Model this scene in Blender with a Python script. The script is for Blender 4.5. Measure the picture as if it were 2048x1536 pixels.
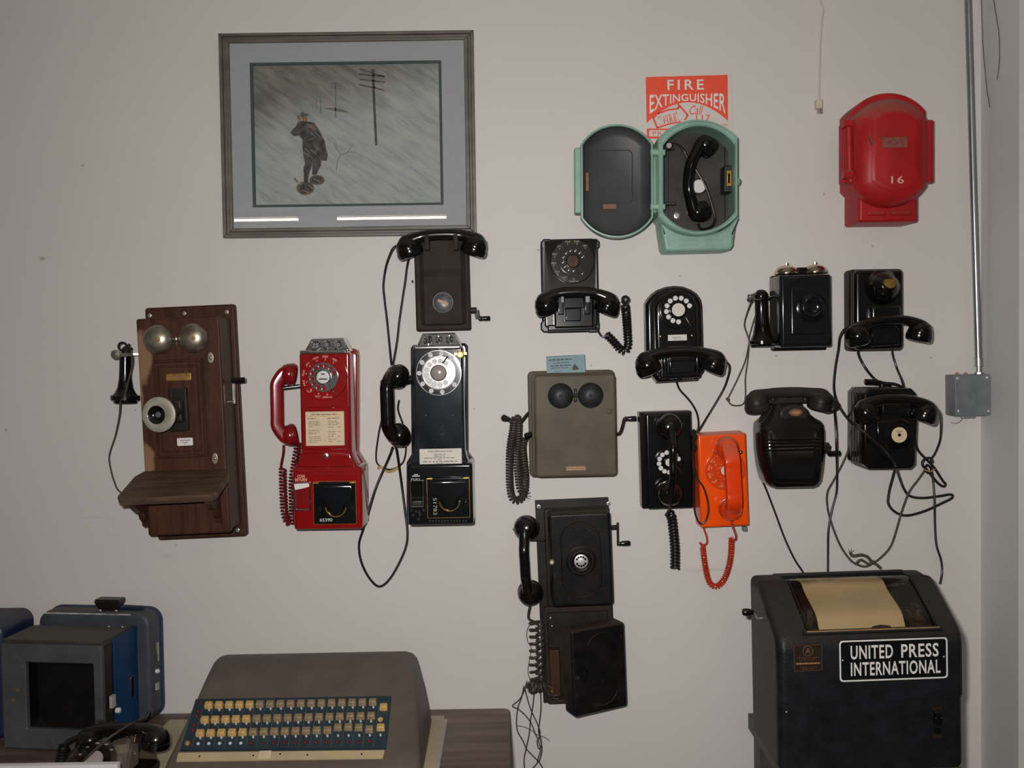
import bpy, bmesh, math, random
from mathutils import Vector, Matrix
random.seed(7)
for _o in list(bpy.data.objects): bpy.data.objects.remove(_o)
SC = bpy.context.scene
COL = SC.collection
# ---------------------------------------------------------------- camera
F_PX = 1967.0            # focal length in pixels of the 2048 x 1536 frame
CAM_D, CAM_Z = 2.62, 1.67
cam_data = bpy.data.cameras.new('camera'); cam = bpy.data.objects.new('camera', cam_data); COL.objects.link(cam)
cam_data.sensor_width = 36.0; cam_data.lens = 36.0 * F_PX / 2048.0
cam_data.clip_start = 0.05
YAW, PITCH, ROLL = math.radians(-0.1), math.radians(-1.78), math.radians(-0.85)
CAM_R = Matrix.Rotation(YAW, 3, 'Z') @ Matrix.Rotation(math.radians(90) + PITCH, 3, 'X') @ Matrix.Rotation(ROLL, 3, 'Z')
CAM_P = Vector((0, -CAM_D, CAM_Z))
cam.matrix_world = Matrix.Translation(CAM_P) @ CAM_R.to_4x4()
SC.camera = cam
# ---------------------------------------------------------------- world, flash, exposure
w = bpy.data.worlds.new('room_ambience'); SC.world = w; w.use_nodes = True
w.node_tree.nodes['Background'].inputs[0].default_value = (1.0, 0.95, 0.9, 1)
w.node_tree.nodes['Background'].inputs[1].default_value = 0.08
fl = bpy.data.lights.new('camera_flash', 'AREA'); fl.shape = 'RECTANGLE'; fl.size = 0.07; fl.size_y = 0.03
fl.energy = 30.5; fl.spread = math.radians(150); fl.color = (1.0, 0.975, 0.95)
flo = bpy.data.objects.new('camera_flash', fl); COL.objects.link(flo)
flo.location = CAM_P + Vector((-0.08, 0.03, 0.075)); flo.rotation_euler = (math.radians(85.5), 0, math.radians(-7))
SC.view_settings.view_transform = 'Standard'; SC.view_settings.look = 'None'
SC.view_settings.gamma = 1.0; SC.view_settings.use_curve_mapping = False
SC.view_settings.exposure = 0.0

def P(px, py, d=0.0):
    """world point at distance d in front of the back wall seen at photo pixel (px, py)"""
    v = CAM_R @ Vector((px - 1024.0, 768.0 - py, -F_PX))
    t = (CAM_D - d) / v.y
    return CAM_P + v * t
def M(px, d=0.0):
    return px * (CAM_D - d) / F_PX

# ---------------------------------------------------------------- materials
MATS = {}
def lin(c):
    return tuple(((x / 255.0) / 12.92 if x / 255.0 <= 0.04045 else ((x / 255.0 + 0.055) / 1.055) ** 2.4) for x in c)
def mat(name, col, rough=0.4, metal=0.0, var=0.15, scale=25.0, bump=0.0, dust=0.0, coat=0.0, dustcol=(0.16, 0.125, 0.095), spec=0.5, stretch=(1, 1, 1), col2=None, emit=0.0, wear=0.0, wearcol=(0.05, 0.04, 0.035)):
    m = bpy.data.materials.new(name); m.use_nodes = True; nt = m.node_tree; N = nt.nodes; Lk = nt.links
    b = N['Principled BSDF']
    b.inputs['Roughness'].default_value = rough; b.inputs['Metallic'].default_value = metal
    b.inputs['Specular IOR Level'].default_value = spec
    b.inputs['Coat Weight'].default_value = coat; b.inputs['Coat Roughness'].default_value = 0.08
    tc = N.new('ShaderNodeTexCoord'); mp = N.new('ShaderNodeMapping'); mp.inputs['Scale'].default_value = stretch
    Lk.new(tc.outputs['Object'], mp.inputs['Vector'])
    nz = N.new('ShaderNodeTexNoise'); nz.inputs['Scale'].default_value = scale; nz.inputs['Detail'].default_value = 5.0
    Lk.new(mp.outputs[0], nz.inputs['Vector'])
    cr = N.new('ShaderNodeValToRGB'); cr.color_ramp.elements[0].position = 0.32; cr.color_ramp.elements[1].position = 0.7
    c2 = col2 if col2 else tuple(min(1, x * (1 + var)) for x in col)
    cr.color_ramp.elements[0].color = tuple(x * (1 - var) for x in col) + (1,); cr.color_ramp.elements[1].color = tuple(c2) + (1,)
    Lk.new(nz.outputs['Fac'], cr.inputs['Fac'])
    out = cr.outputs['Color']
    if wear > 0:
        n2 = N.new('ShaderNodeTexNoise'); n2.inputs['Scale'].default_value = scale * 1.7; n2.inputs['Detail'].default_value = 8; n2.inputs['Roughness'].default_value = 0.7
        Lk.new(tc.outputs['Object'], n2.inputs['Vector'])
        r2 = N.new('ShaderNodeValToRGB'); r2.color_ramp.elements[0].position = 0.60; r2.color_ramp.elements[1].position = 0.68
        r2.color_ramp.elements[0].color = (0, 0, 0, 1); r2.color_ramp.elements[1].color = (wear, wear, wear, 1)
        Lk.new(n2.outputs['Fac'], r2.inputs['Fac'])
        mw = N.new('ShaderNodeMixRGB'); mw.inputs[2].default_value = tuple(wearcol) + (1,)
        Lk.new(r2.outputs['Color'], mw.inputs[0]); Lk.new(out, mw.inputs[1]); out = mw.outputs[0]
    if dust > 0:
        g = N.new('ShaderNodeNewGeometry'); sx = N.new('ShaderNodeSeparateXYZ'); Lk.new(g.outputs['Normal'], sx.inputs[0])
        mr = N.new('ShaderNodeMapRange'); mr.inputs[1].default_value = 0.15; mr.inputs[2].default_value = 0.95; mr.inputs[4].default_value = dust
        Lk.new(sx.outputs['Z'], mr.inputs[0])
        mx = N.new('ShaderNodeMixRGB'); mx.inputs[2].default_value = tuple(dustcol) + (1,)
        Lk.new(mr.outputs[0], mx.inputs[0]); Lk.new(out, mx.inputs[1]); out = mx.outputs[0]
        ra = N.new('ShaderNodeMapRange'); ra.inputs[2].default_value = 1.0; ra.inputs[3].default_value = rough; ra.inputs[4].default_value = max(rough, 0.75)
        Lk.new(mr.outputs[0], ra.inputs[0]); Lk.new(ra.outputs[0], b.inputs['Roughness'])
    Lk.new(out, b.inputs['Base Color'])
    if bump > 0:
        bp = N.new('ShaderNodeBump'); bp.inputs['Strength'].default_value = bump; bp.inputs['Distance'].default_value = 0.002
        n3 = N.new('ShaderNodeTexNoise'); n3.inputs['Scale'].default_value = scale * 8; Lk.new(tc.outputs['Object'], n3.inputs['Vector'])
        Lk.new(n3.outputs['Fac'], bp.inputs['Height']); Lk.new(bp.outputs[0], b.inputs['Normal'])
    if emit > 0:
        b.inputs['Emission Color'].default_value = tuple(col) + (1,); b.inputs['Emission Strength'].default_value = emit
    MATS[name] = m
    return m
def glassmat(name, tint, ior=1.5, rough=0.0, base=0.0):
    m = bpy.data.materials.new(name); m.use_nodes = True; nt = m.node_tree; N = nt.nodes; N.clear()
    o = N.new('ShaderNodeOutputMaterial'); mx = N.new('ShaderNodeMixShader'); t = N.new('ShaderNodeBsdfTransparent'); g = N.new('ShaderNodeBsdfGlossy')
    lw = N.new('ShaderNodeLayerWeight'); lw.inputs['Blend'].default_value = 0.5; pw = N.new('ShaderNodeMath'); pw.operation = 'POWER'; pw.inputs[1].default_value = 5.0; nt.links.new(lw.outputs['Facing'], pw.inputs[0]); fr = N.new('ShaderNodeMath'); fr.operation = 'MULTIPLY_ADD'; fr.inputs[1].default_value = 0.9; fr.inputs[2].default_value = ((ior - 1) / (ior + 1)) ** 2; nt.links.new(pw.outputs[0], fr.inputs[0])
    t.inputs[0].default_value = tuple(tint) + (1,); g.inputs['Roughness'].default_value = rough
    ad = N.new('ShaderNodeMath'); ad.operation = 'ADD'; ad.inputs[1].default_value = base
    nt.links.new(fr.outputs[0], ad.inputs[0]); nt.links.new(ad.outputs[0], mx.inputs[0])
    nt.links.new(t.outputs[0], mx.inputs[1]); nt.links.new(g.outputs[0], mx.inputs[2]); nt.links.new(mx.outputs[0], o.inputs[0])
    MATS[name] = m
    return m

mat('bakelite', (0.0045, 0.0042, 0.0042), 0.15, var=0.35, scale=12, dust=0.3, dustcol=(0.06, 0.048, 0.036))
mat('bakelite_dusty', (0.017, 0.0145, 0.0125), 0.42, spec=0.18, var=0.4, scale=14, dust=0.6, dustcol=(0.07, 0.056, 0.043))
mat('black_enamel', (0.0055, 0.0065, 0.008), 0.13, var=0.3, scale=16, coat=0.3)
mat('black_enamel_scuffed', (0.013, 0.016, 0.021), 0.1, var=0.5, scale=18, wear=0.5, wearcol=(0.05, 0.065, 0.08))
mat('black_crackle', (0.0085, 0.008, 0.008), 0.36, spec=0.16, var=0.4, scale=26, bump=0.12, dust=0.5, dustcol=(0.075, 0.055, 0.04), wear=0.5, wearcol=(0.05, 0.034, 0.022))
mat('brown_black_paint', (0.034, 0.027, 0.0225), 0.6, spec=0.08, var=0.2, scale=20, bump=0.2, dust=0.25, dustcol=(0.075, 0.062, 0.05))
mat('rubber', (0.009, 0.0075, 0.007), 0.4, var=0.25, scale=60)
mat('brown_rubber', (0.045, 0.034, 0.025), 0.55, var=0.35, scale=60)
mat('cloth_cord', (0.075, 0.055, 0.036), 0.8, var=0.4, scale=150)
mat('olive_paint', (0.098, 0.080, 0.056), 0.45, spec=0.12, var=0.16, scale=16, bump=0.08, wear=0.2, wearcol=(0.14, 0.13, 0.11))
mat('bell_black', (0.022, 0.022, 0.024), 0.42, spec=0.2, var=0.3, scale=40)
mat('red_enamel', (0.25, 0.0045, 0.006), 0.13, var=0.12, scale=14, coat=0.3)
mat('red_plastic', (0.20, 0.005, 0.007), 0.2, var=0.12, scale=14)
mat('dark_red_rubber', (0.13, 0.006, 0.006), 0.3, var=0.2, scale=60)
mat('red_box_paint', (0.36, 0.012, 0.013), 0.42, spec=0.3, var=0.14, scale=14, dust=0.75, dustcol=(0.26, 0.17, 0.13), wear=0.12, wearcol=(0.2, 0.06, 0.05))
mat('orange_plastic', (0.86, 0.082, 0.003), 0.2, var=0.08, scale=10, dust=0.3, dustcol=(0.5, 0.3, 0.2))
mat('orange_handset', (0.74, 0.048, 0.003), 0.22, var=0.08, scale=10, dust=0.3, dustcol=(0.5, 0.3, 0.2))
mat('orange_cord', (0.46, 0.035, 0.010), 0.3, var=0.2, scale=60)
mat('orange_clear', (0.62, 0.06, 0.01), 0.1, var=0.05, scale=10)
mat('green_paint', (0.225, 0.375, 0.295), 0.42, var=0.12, scale=18, dust=0.35, dustcol=(0.28, 0.37, 0.30), wear=0.35, wearcol=(0.14, 0.20, 0.15))
mat('grey_interior', (0.048, 0.049, 0.051), 0.4, spec=0.2, var=0.2, scale=12)
mat('grey_interior_brown', (0.044, 0.041, 0.040), 0.5, spec=0.2, var=0.3, scale=14, wear=0.2, wearcol=(0.085, 0.06, 0.045))
mat('nickel_face', (0.40, 0.365, 0.30), 0.5, metal=0.25, var=0.12, scale=60)
mat('chrome', (0.66, 0.66, 0.66), 0.12, metal=1.0, var=0.08)
mat('dull_nickel', (0.50, 0.46, 0.38), 0.34, metal=1.0, var=0.25, scale=60)
mat('bell_nickel', (0.33, 0.29, 0.225), 0.36, metal=0.85, var=0.3, scale=50, wear=0.3, wearcol=(0.2, 0.17, 0.12))
mat('bell_gold', (0.62, 0.50, 0.36), 0.16, metal=1.0, var=0.2, scale=40)
mat('steel', (0.42, 0.42, 0.41), 0.35, metal=0.9, var=0.2, scale=60)
mat('conduit_steel', (0.33, 0.35, 0.37), 0.3, metal=0.9, var=0.2, scale=40, stretch=(1, 1, 0.1))
mat('galvanised_paint', (0.145, 0.16, 0.168), 0.45, var=0.15, scale=30, wear=0.3, wearcol=(0.24, 0.25, 0.25))
mat('brass', (0.62, 0.36, 0.09), 0.3, metal=0.85, var=0.3, scale=80)
mat('copper_tan', (0.36, 0.19, 0.075), 0.5, metal=0.1, var=0.2, scale=90)
mat('tan_label', (0.48, 0.31, 0.20), 0.7, var=0.15, scale=90)
mat('cream_card', (0.64, 0.50, 0.33), 0.7, var=0.06, scale=40)
mat('white_card', (0.72, 0.69, 0.66), 0.6, var=0.04, scale=40)
mat('grey_card', (0.60, 0.58, 0.56), 0.5, var=0.05, scale=40)
mat('tag_card', (0.62, 0.57, 0.50), 0.6, var=0.05, scale=40)
mat('blue_card', (0.175, 0.275, 0.315), 0.6, var=0.06, scale=60)
mat('ink', (0.035, 0.03, 0.03), 0.6, var=0.1)
mat('brown_ink', (0.16, 0.09, 0.05), 0.6, var=0.1)
mat('white_print', (0.72, 0.70, 0.67), 0.5, var=0.05)
mat('pale_red_print', (0.62, 0.34, 0.30), 0.5, var=0.05)
mat('peach_print', (0.8, 0.40, 0.27), 0.5, var=0.05)
mat('dim_print', (0.34, 0.28, 0.2), 0.5, var=0.1)
mat('amber_centre', (0.06, 0.02, 0.007), 0.7, var=0.4, scale=80)
mat('white_enamel', (0.68, 0.66, 0.65), 0.25, var=0.04)
mat('sign_red', (0.80, 0.072, 0.028), 0.5, var=0.04, scale=60)
mat('sign_clear', (0.62, 0.57, 0.535), 0.3, var=0.02)
mat('wire_dark', (0.04, 0.03, 0.022), 0.6, var=0.3, scale=90)
mat('ivory_cord', (0.58, 0.49, 0.40), 0.5, var=0.1, scale=60)
mat('yellow_tape', (0.42, 0.30, 0.11), 0.6, var=0.2, scale=90)
mat('dark_hole', (0.004, 0.004, 0.004), 0.7, var=0.1, spec=0.05)
mat('dark_copper', (0.15, 0.068, 0.026), 0.5, metal=0.2, var=0.25, scale=90)
mat('screw', (0.55, 0.53, 0.53), 0.35, metal=0.5, var=0.1)
mat('clear_plastic', (0.30, 0.26, 0.23), 0.15, var=0.15, scale=20)
glassmat('pane_glass', (0.97, 0.975, 0.97))
glassmat('old_plastic_pane', (0.94, 0.89, 0.79), rough=0.12, base=0.0)
glassmat('clear_case', (0.80, 0.76, 0.72), ior=1.45, rough=0.05, base=0.06)

# ---------------------------------------------------------------- geometry helpers: every shape is (verts, faces) in the thing's local frame
def V(*a): return Vector(a)
def rrect(r, rad, n=5):
    x0, z0, x1, z1 = r; o = []
    rad = min(rad, abs(x1 - x0) / 2 - 1e-5, abs(z1 - z0) / 2 - 1e-5)
    for cx, cz, a0 in ((x1 - rad, z1 - rad, 0), (x0 + rad, z1 - rad, 90), (x0 + rad, z0 + rad, 180), (x1 - rad, z0 + rad, 270)):
        for i in range(n + 1):
            a = math.radians(a0 + 90.0 * i / n); o.append((cx + rad * math.cos(a), cz + rad * math.sin(a)))
    return o
def crect(r, c): return rrect(r, c, 1)
def ell(cx, cz, rx, rz, n=32, a0=0.0): return [(cx + rx * math.cos(a0 + 2 * math.pi * i / n), cz + rz * math.sin(a0 + 2 * math.pi * i / n)) for i in range(n)]
def stadium(r, bulge, n=10):
    """upright rectangle whose top and bottom are arcs of height bulge"""
    x0, z0, x1, z1 = r; o = []; w2 = (x1 - x0) / 2; cx = (x0 + x1) / 2
    R = (w2 * w2 + bulge * bulge) / (2 * bulge); a = math.asin(min(1, w2 / R))
    for i in range(2 * n + 1):
        t = a - 2 * a * i / (2 * n); o.append((cx + R * math.sin(t), z1 - R + R * math.cos(t)))
    for i in range(2 * n + 1):
        t = -a + 2 * a * i / (2 * n); o.append((cx + R * math.sin(t), z0 + R - R * math.cos(t)))
    return o
def area(o): return sum(o[i][0] * o[(i + 1) % len(o)][1] - o[(i + 1) % len(o)][0] * o[i][1] for i in range(len(o))) / 2
def inset(o, k):
    if abs(k) < 1e-9: return list(o)
    n = len(o); s = 1 if area(o) > 0 else -1; res = []
    for i in range(n):
        a, b, c = Vector(o[i - 1]), Vector(o[i]), Vector(o[(i + 1) % n])
        e1, e2 = (b - a), (c - b)
        if e1.length < 1e-9: e1 = e2
        if e2.length < 1e-9: e2 = e1
        e1.normalize(); e2.normalize()
        n1, n2 = Vector((-e1.y, e1.x)) * s, Vector((-e2.y, e2.x)) * s
        m = n1 + n2
        if m.length < 1e-6: m = n1
        m.normalize(); d = max(0.5, m.dot(n1))
        res.append(tuple(b + m * (k / d)))
    if k > 0:      # collapse corners that folded over
        for _ in range(4):
            fl_ = [(Vector(res[(i + 1) % n]) - Vector(res[i])).dot(Vector(o[(i + 1) % n]) - Vector(o[i])) < -1e-12 for i in range(n)]
            if not any(fl_) or all(fl_): break
            st = next(i for i in range(n) if not fl_[i - 1]); i = 0
            while i < n:
                a = (st + i) % n
                if fl_[a]:
                    run = [a]; j = a
                    while fl_[j] and len(run) <= n: j = (j + 1) % n; run.append(j); i += 1
                    c = sum((Vector(res[r]) for r in run), Vector((0, 0))) / len(run)
                    for r in run: res[r] = tuple(c)
                i += 1
    return res
def loft(rings, cap0=True, cap1=True):
    vs, fs = [], []; n = len(rings[0])
    for r in rings: vs += [Vector(p) for p in r]
    for k in range(len(rings) - 1):
        for i in range(n):
            j = (i + 1) % n; fs.append((k * n + i, k * n + j, (k + 1) * n + j, (k + 1) * n + i))
    if cap0: fs.append(tuple(range(n - 1, -1, -1)))
    if cap1: fs.append(tuple((len(rings) - 1) * n + i for i in range(n)))
    return vs, fs
def prism(o, d0, d1, bev=0.003, seg=3, taper=0.0, bev0=0.0):
    """outline o (x,z) pulled out of the wall from d0 to d1, front edge rounded by bev"""
    R = []
    if bev0 > 0: R.append((bev0, d0)); R.append((0, d0 + bev0))
    else: R.append((0, d0))
    for i in range(seg + 1):
        a = math.pi / 2 * i / seg
        if bev <= 0:
            R.append((taper, d1)); break
        R.append((taper + bev * (1 - math.cos(a)), d1 - bev + bev * math.sin(a)))
    if bev > 0: R.append((taper + bev * 1.12, d1))
    return loft([[(x, -d, z) for x, z in inset(o, k)] for k, d in R])
def frame(o, i, d0, d1, bev=0.001):
    """ring between outlines o and i with equal point counts"""
    R = [[(x, -d0, z) for x, z in o], [(x, -(d1 - bev), z) for x, z in o], [(x, -d1, z) for x, z in inset(o, bev)],
         [(x, -d1, z) for x, z in inset(i, -bev)], [(x, -(d1 - bev), z) for x, z in i], [(x, -d0, z) for x, z in i]]
    vs, fs = loft(R, False, False); n = len(o)
    for k in range(n):
        j = (k + 1) % n; fs.append((5 * n + k, 5 * n + j, j, k))
    return vs, fs
def basis(ax):
    ax = Vector(ax).normalized(); u = Vector((0, 0, 1)) if abs(ax.z) < 0.9 else Vector((1, 0, 0))
    a = ax.cross(u).normalized(); return ax, a, ax.cross(a).normalized()
def lathe(c, ax, prof, seg=28):
    ax, a, b = basis(ax); c = Vector(c); rings = []
    for r, h in prof:
        r = max(r, 1e-5); rings.append([c + ax * h + (a * math.cos(2 * math.pi * i / seg) + b * math.sin(2 * math.pi * i / seg)) * r for i in range(seg)])
    return loft(rings, prof[0][0] > 1e-4, prof[-1][0] > 1e-4)
def cyl(a, b, r, seg=16, bev=0.0):
    a, b = Vector(a), Vector(b); L = (b - a).length; e = min(bev, L / 3)
    pr = [(r, 0), (r, L)] if e <= 0 else [(r - e, 0), (r, e), (r, L - e), (r - e, L)]
    return lathe(a, b - a, pr, seg)
def catmull(pts, k=8):
    pts = [Vector(p) for p in pts]; q = [2 * pts[0] - pts[1]] + pts + [2 * pts[-1] - pts[-2]]; o = []
    for i in range(1, len(q) - 2):
        for j in range(k):
            t = j / k; p0, p1, p2, p3 = q[i - 1], q[i], q[i + 1], q[i + 2]
            o.append(0.5 * ((2 * p1) + (p2 - p0) * t + (2 * p0 - 5 * p1 + 4 * p2 - p3) * t * t + (3 * p1 - p0 - 3 * p2 + p3) * t ** 3))
    o.append(pts[-1]); return o
def frames(pts, up=None):
    T = []
    for i in range(len(pts)):
        a, b = pts[max(0, i - 1)], pts[min(len(pts) - 1, i + 1)]; t = b - a
        T.append(t.normalized() if t.length > 1e-9 else Vector((0, 0, 1)))
    out = []; prev = None
    for t in T:
        if up is not None:
            n = Vector(up) - t * Vector(up).dot(t)
        elif prev is None:
            _, n, _ = basis(t)
        else:
            n = prev - t * prev.dot(t)
        if n.length < 1e-6: _, n, _ = basis(t)
        n.normalize(); prev = n; out.append((t, n, t.cross(n)))
    return out
def tube(pts, r, seg=7, k=8, smooth=True):
    p = catmull(pts, k) if smooth and len(pts) > 2 else [Vector(x) for x in pts]
    fr = frames(p); n = len(p); rings = []
    for i in range(n):
        rr = r if not callable(r) else r(i / (n - 1))
        rings.append([p[i] + (fr[i][1] * math.cos(2 * math.pi * j / seg) + fr[i][2] * math.sin(2 * math.pi * j / seg)) * rr for j in range(seg)])
    return loft(rings)
def sweep(pts, sec, up, seg=16, k=6, ex=2.6):
    p = catmull(pts, k); fr = frames(p, up); n = len(p); rings = []
    for i in range(n):
        a, b = sec(i / (n - 1)); rg = []
        for j in range(seg):
            t = 2 * math.pi * j / seg; c, s = math.cos(t), math.sin(t)
            rg.append(p[i] + fr[i][1] * (b * math.copysign(abs(s) ** (2 / ex), s)) + fr[i][2] * (a * math.copysign(abs(c) ** (2 / ex), c)))
        rings.append(rg)
    return loft(rings)
def coil(pts, R, r, pitch, seg=6, per=11, lead=0.0):
    p = catmull(pts, 24); L = [0.0]
    for i in range(1, len(p)): L.append(L[-1] + (p[i] - p[i - 1]).length)
    fr = frames(p); tot = L[-1]; turns = tot / pitch; n = int(turns * per); q = []; k = 0
    for i in range(n + 1):
        s = tot * i / n
        while k < len(L) - 2 and L[k + 1] < s: k += 1
        t = (s - L[k]) / max(1e-9, L[k + 1] - L[k]); c = p[k].lerp(p[k + 1], t)
        a = 2 * math.pi * turns * i / n; rr = R(i / n) if callable(R) else R
        nn = fr[k][1].lerp(fr[k + 1][1], t); bb = fr[k][2].lerp(fr[k + 1][2], t)
        q.append(c + nn * (math.cos(a) * rr) + bb * (math.sin(a) * rr))
    return tube(q, r, seg, smooth=False)
def obox(c, s, rot=None, bev=0.0):
    x, y, z = s[0] / 2, s[1] / 2, s[2] / 2; e = min(bev, x * .9, y * .9, z * .9)
    vs, fs = prism([(-x, -z), (x, -z), (x, z), (-x, z)], -y, y, e, 2 if e > 0 else 1, bev0=e)
    R = rot if rot is not None else Matrix.Identity(3)
    return [R @ v + Vector(c) for v in vs], fs
def bar(a, b, wd, th, up=(0, -1, 0), bev=0.0):
    """flat bar from a to b, wd wide across, th thick along up"""
    a, b = Vector(a), Vector(b); x = (b - a); L = x.length; x.normalize(); u = Vector(up); u = (u - x * u.dot(x)).normalized(); y = x.cross(u)
    R = Matrix((x, u, y)).transposed()
    return obox((a + b) / 2, (L, th, wd), R, bev)
def xf(g, fn): return [fn(v) for v in g[0]], g[1]
def dome(c, ax, r, h, n=7, seg=28, k=1.0):
    return lathe(c, ax, [(r * math.cos(math.pi / 2 * i / n) ** k, h * math.sin(math.pi / 2 * i / n)) for i in range(n)] + [(0, h)], seg)

_tc = {}
def glyphs(s, bold=0.0, shear=0.0, spacing=1.0):
    key = (s, bold, shear, spacing)
    if key not in _tc:
        c = bpy.data.curves.new('t', 'FONT'); c.body = s; c.offset = bold; c.shear = shear; c.space_character = spacing; c.resolution_u = 3; c.fill_mode = 'FRONT'
        o = bpy.data.objects.new('t', c); me = bpy.data.meshes.new_from_object(o)
        vs = [v.co.copy() for v in me.vertices]; fs = [tuple(p.vertices) for p in me.polygons]
        bpy.data.meshes.remove(me); bpy.data.objects.remove(o); bpy.data.curves.remove(c)
        x0 = min(v.x for v in vs); x1 = max(v.x for v in vs); y0 = min(v.y for v in vs); y1 = max(v.y for v in vs)
        _tc[key] = ([((v.x - x0) / (x1 - x0), (v.y - y0) / (y1 - y0)) for v in vs], fs, (x1 - x0) / (y1 - y0))
    return _tc[key]
def text(s, c, wd, ht, d=None, rot=0.0, bold=0.0, shear=0.0, spacing=1.0, right=None, up=None):
    """flat lettering centred on local point c, wd x ht"""
    vs, fs, asp = glyphs(s, bold, shear, spacing)
    if wd is None: wd = ht * asp
    c = Vector(c); ri = Vector(right) if right is not None else Vector((math.cos(rot), 0, math.sin(rot))); u = Vector(up) if up is not None else Vector((-math.sin(rot), 0, math.cos(rot)))
    return [c + ri * ((x - .5) * wd) + u * ((y - .5) * ht) for x, y in vs], fs
def holes(outer, inners, d0, d1):
    """flat plate with holes, from filled curves"""
    c = bpy.data.curves.new('h', 'CURVE'); c.dimensions = '2D'; c.fill_mode = 'BOTH'; c.extrude = abs(d1 - d0) / 2
    for o in [outer] + list(inners):
        s = c.splines.new('POLY'); s.points.add(len(o) - 1); s.use_cyclic_u = True
        for p, q in zip(s.points, o): p.co = (q[0], q[1], 0, 1)
    ob = bpy.data.objects.new('h', c); me = bpy.data.meshes.new_from_object(ob); m = (d0 + d1) / 2
    vs = [Vector((v.co.x, -(m + v.co.z), v.co.y)) for v in me.vertices]; fs = [tuple(p.vertices) for p in me.polygons]
    bpy.data.meshes.remove(me); bpy.data.objects.remove(ob); bpy.data.curves.remove(c)
    return vs, fs

def part(name, parent, m, *geoms, angle=38, label=None, kind=None):
    vs, fs = [], []
    for g in geoms:
        k = len(vs); vs += [tuple(v) for v in g[0]]; fs += [tuple(i + k for i in f) for f in g[1]]
    me = bpy.data.meshes.new(name); me.from_pydata(vs, [], fs)
    bm = bmesh.new(); bm.from_mesh(me); bmesh.ops.remove_doubles(bm, verts=bm.verts, dist=1e-6)
    bmesh.ops.recalc_face_normals(bm, faces=bm.faces); bm.to_mesh(me); bm.free()
    me.materials.append(MATS[m])
    for p in me.polygons: p.use_smooth = True
    me.set_sharp_from_angle(angle=math.radians(angle))
    o = bpy.data.objects.new(name, me); COL.objects.link(o)
    if parent is not None: o.parent = parent.root if isinstance(parent, Thing) else parent
    if label: o['label'] = label
    if kind: o['kind'] = kind
    return o
class Thing:
    def __init__(s, name, label, cat, px=None, py=None, tilt=0.0, loc=None, rot=None, group=None):
        s.root = bpy.data.objects.new(name, None); COL.objects.link(s.root); s.root.empty_display_size = 0.05
        s.root['label'] = label; s.root['category'] = cat
        if group: s.root['group'] = group
        L = Vector(loc) if loc is not None else P(px, py, 0.0)
        Rt = rot if rot is not None else Matrix.Rotation(math.radians(-tilt), 3, 'Y')
        s.mw = Matrix.Translation(L) @ Rt.to_4x4(); s.inv = s.mw.inverted(); s.root.matrix_world = s.mw
    def q(s, px, py, d): return s.inv @ P(px, py, d)
    def o(s, pts, d): return [(v.x, v.z) for v in (s.q(x, y, d) for x, y in pts)]
    def rect(s, x0, y0, x1, y1, d):
        a, b = s.q(x0, y0, d), s.q(x1, y1, d); return (min(a.x, b.x), min(a.z, b.z), max(a.x, b.x), max(a.z, b.z))
    def path(s, pts, d=0.012): return [s.q(p[0], p[1], p[2] if len(p) > 2 else d) for p in pts]
def flat(name, m, *g, label, cat, group=None):
    o = part(name, None, m, *g); o['label'] = label; o['category'] = cat
    if group: o['group'] = group
    return o
def struct(name, m, *g, parent=None):
    o = part(name, parent, m, *g)
    if parent is None: o['kind'] = 'structure'
    return o
def lines(T, r, d, rows, seed=1, hgt=0.0012):
    """rows of illegible print as thin strips: rows = (x fraction 0, x fraction 1, y fraction)"""
    rnd = random.Random(seed); g = []
    x0, z0, x1, z1 = r
    for a, b, y, h in rows:
        x = a
        while x < b - 0.01:
            wd = min(b - x, rnd.uniform(0.05, 0.13)); zz = z1 - (z1 - z0) * y
            g.append(prism([(x0 + (x1 - x0) * x, zz - h / 2), (x0 + (x1 - x0) * (x + wd), zz - h / 2), (x0 + (x1 - x0) * (x + wd), zz + h / 2), (x0 + (x1 - x0) * x, zz + h / 2)], d, d + 0.0002, 0))
            x += wd + 0.02
    return g

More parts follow.
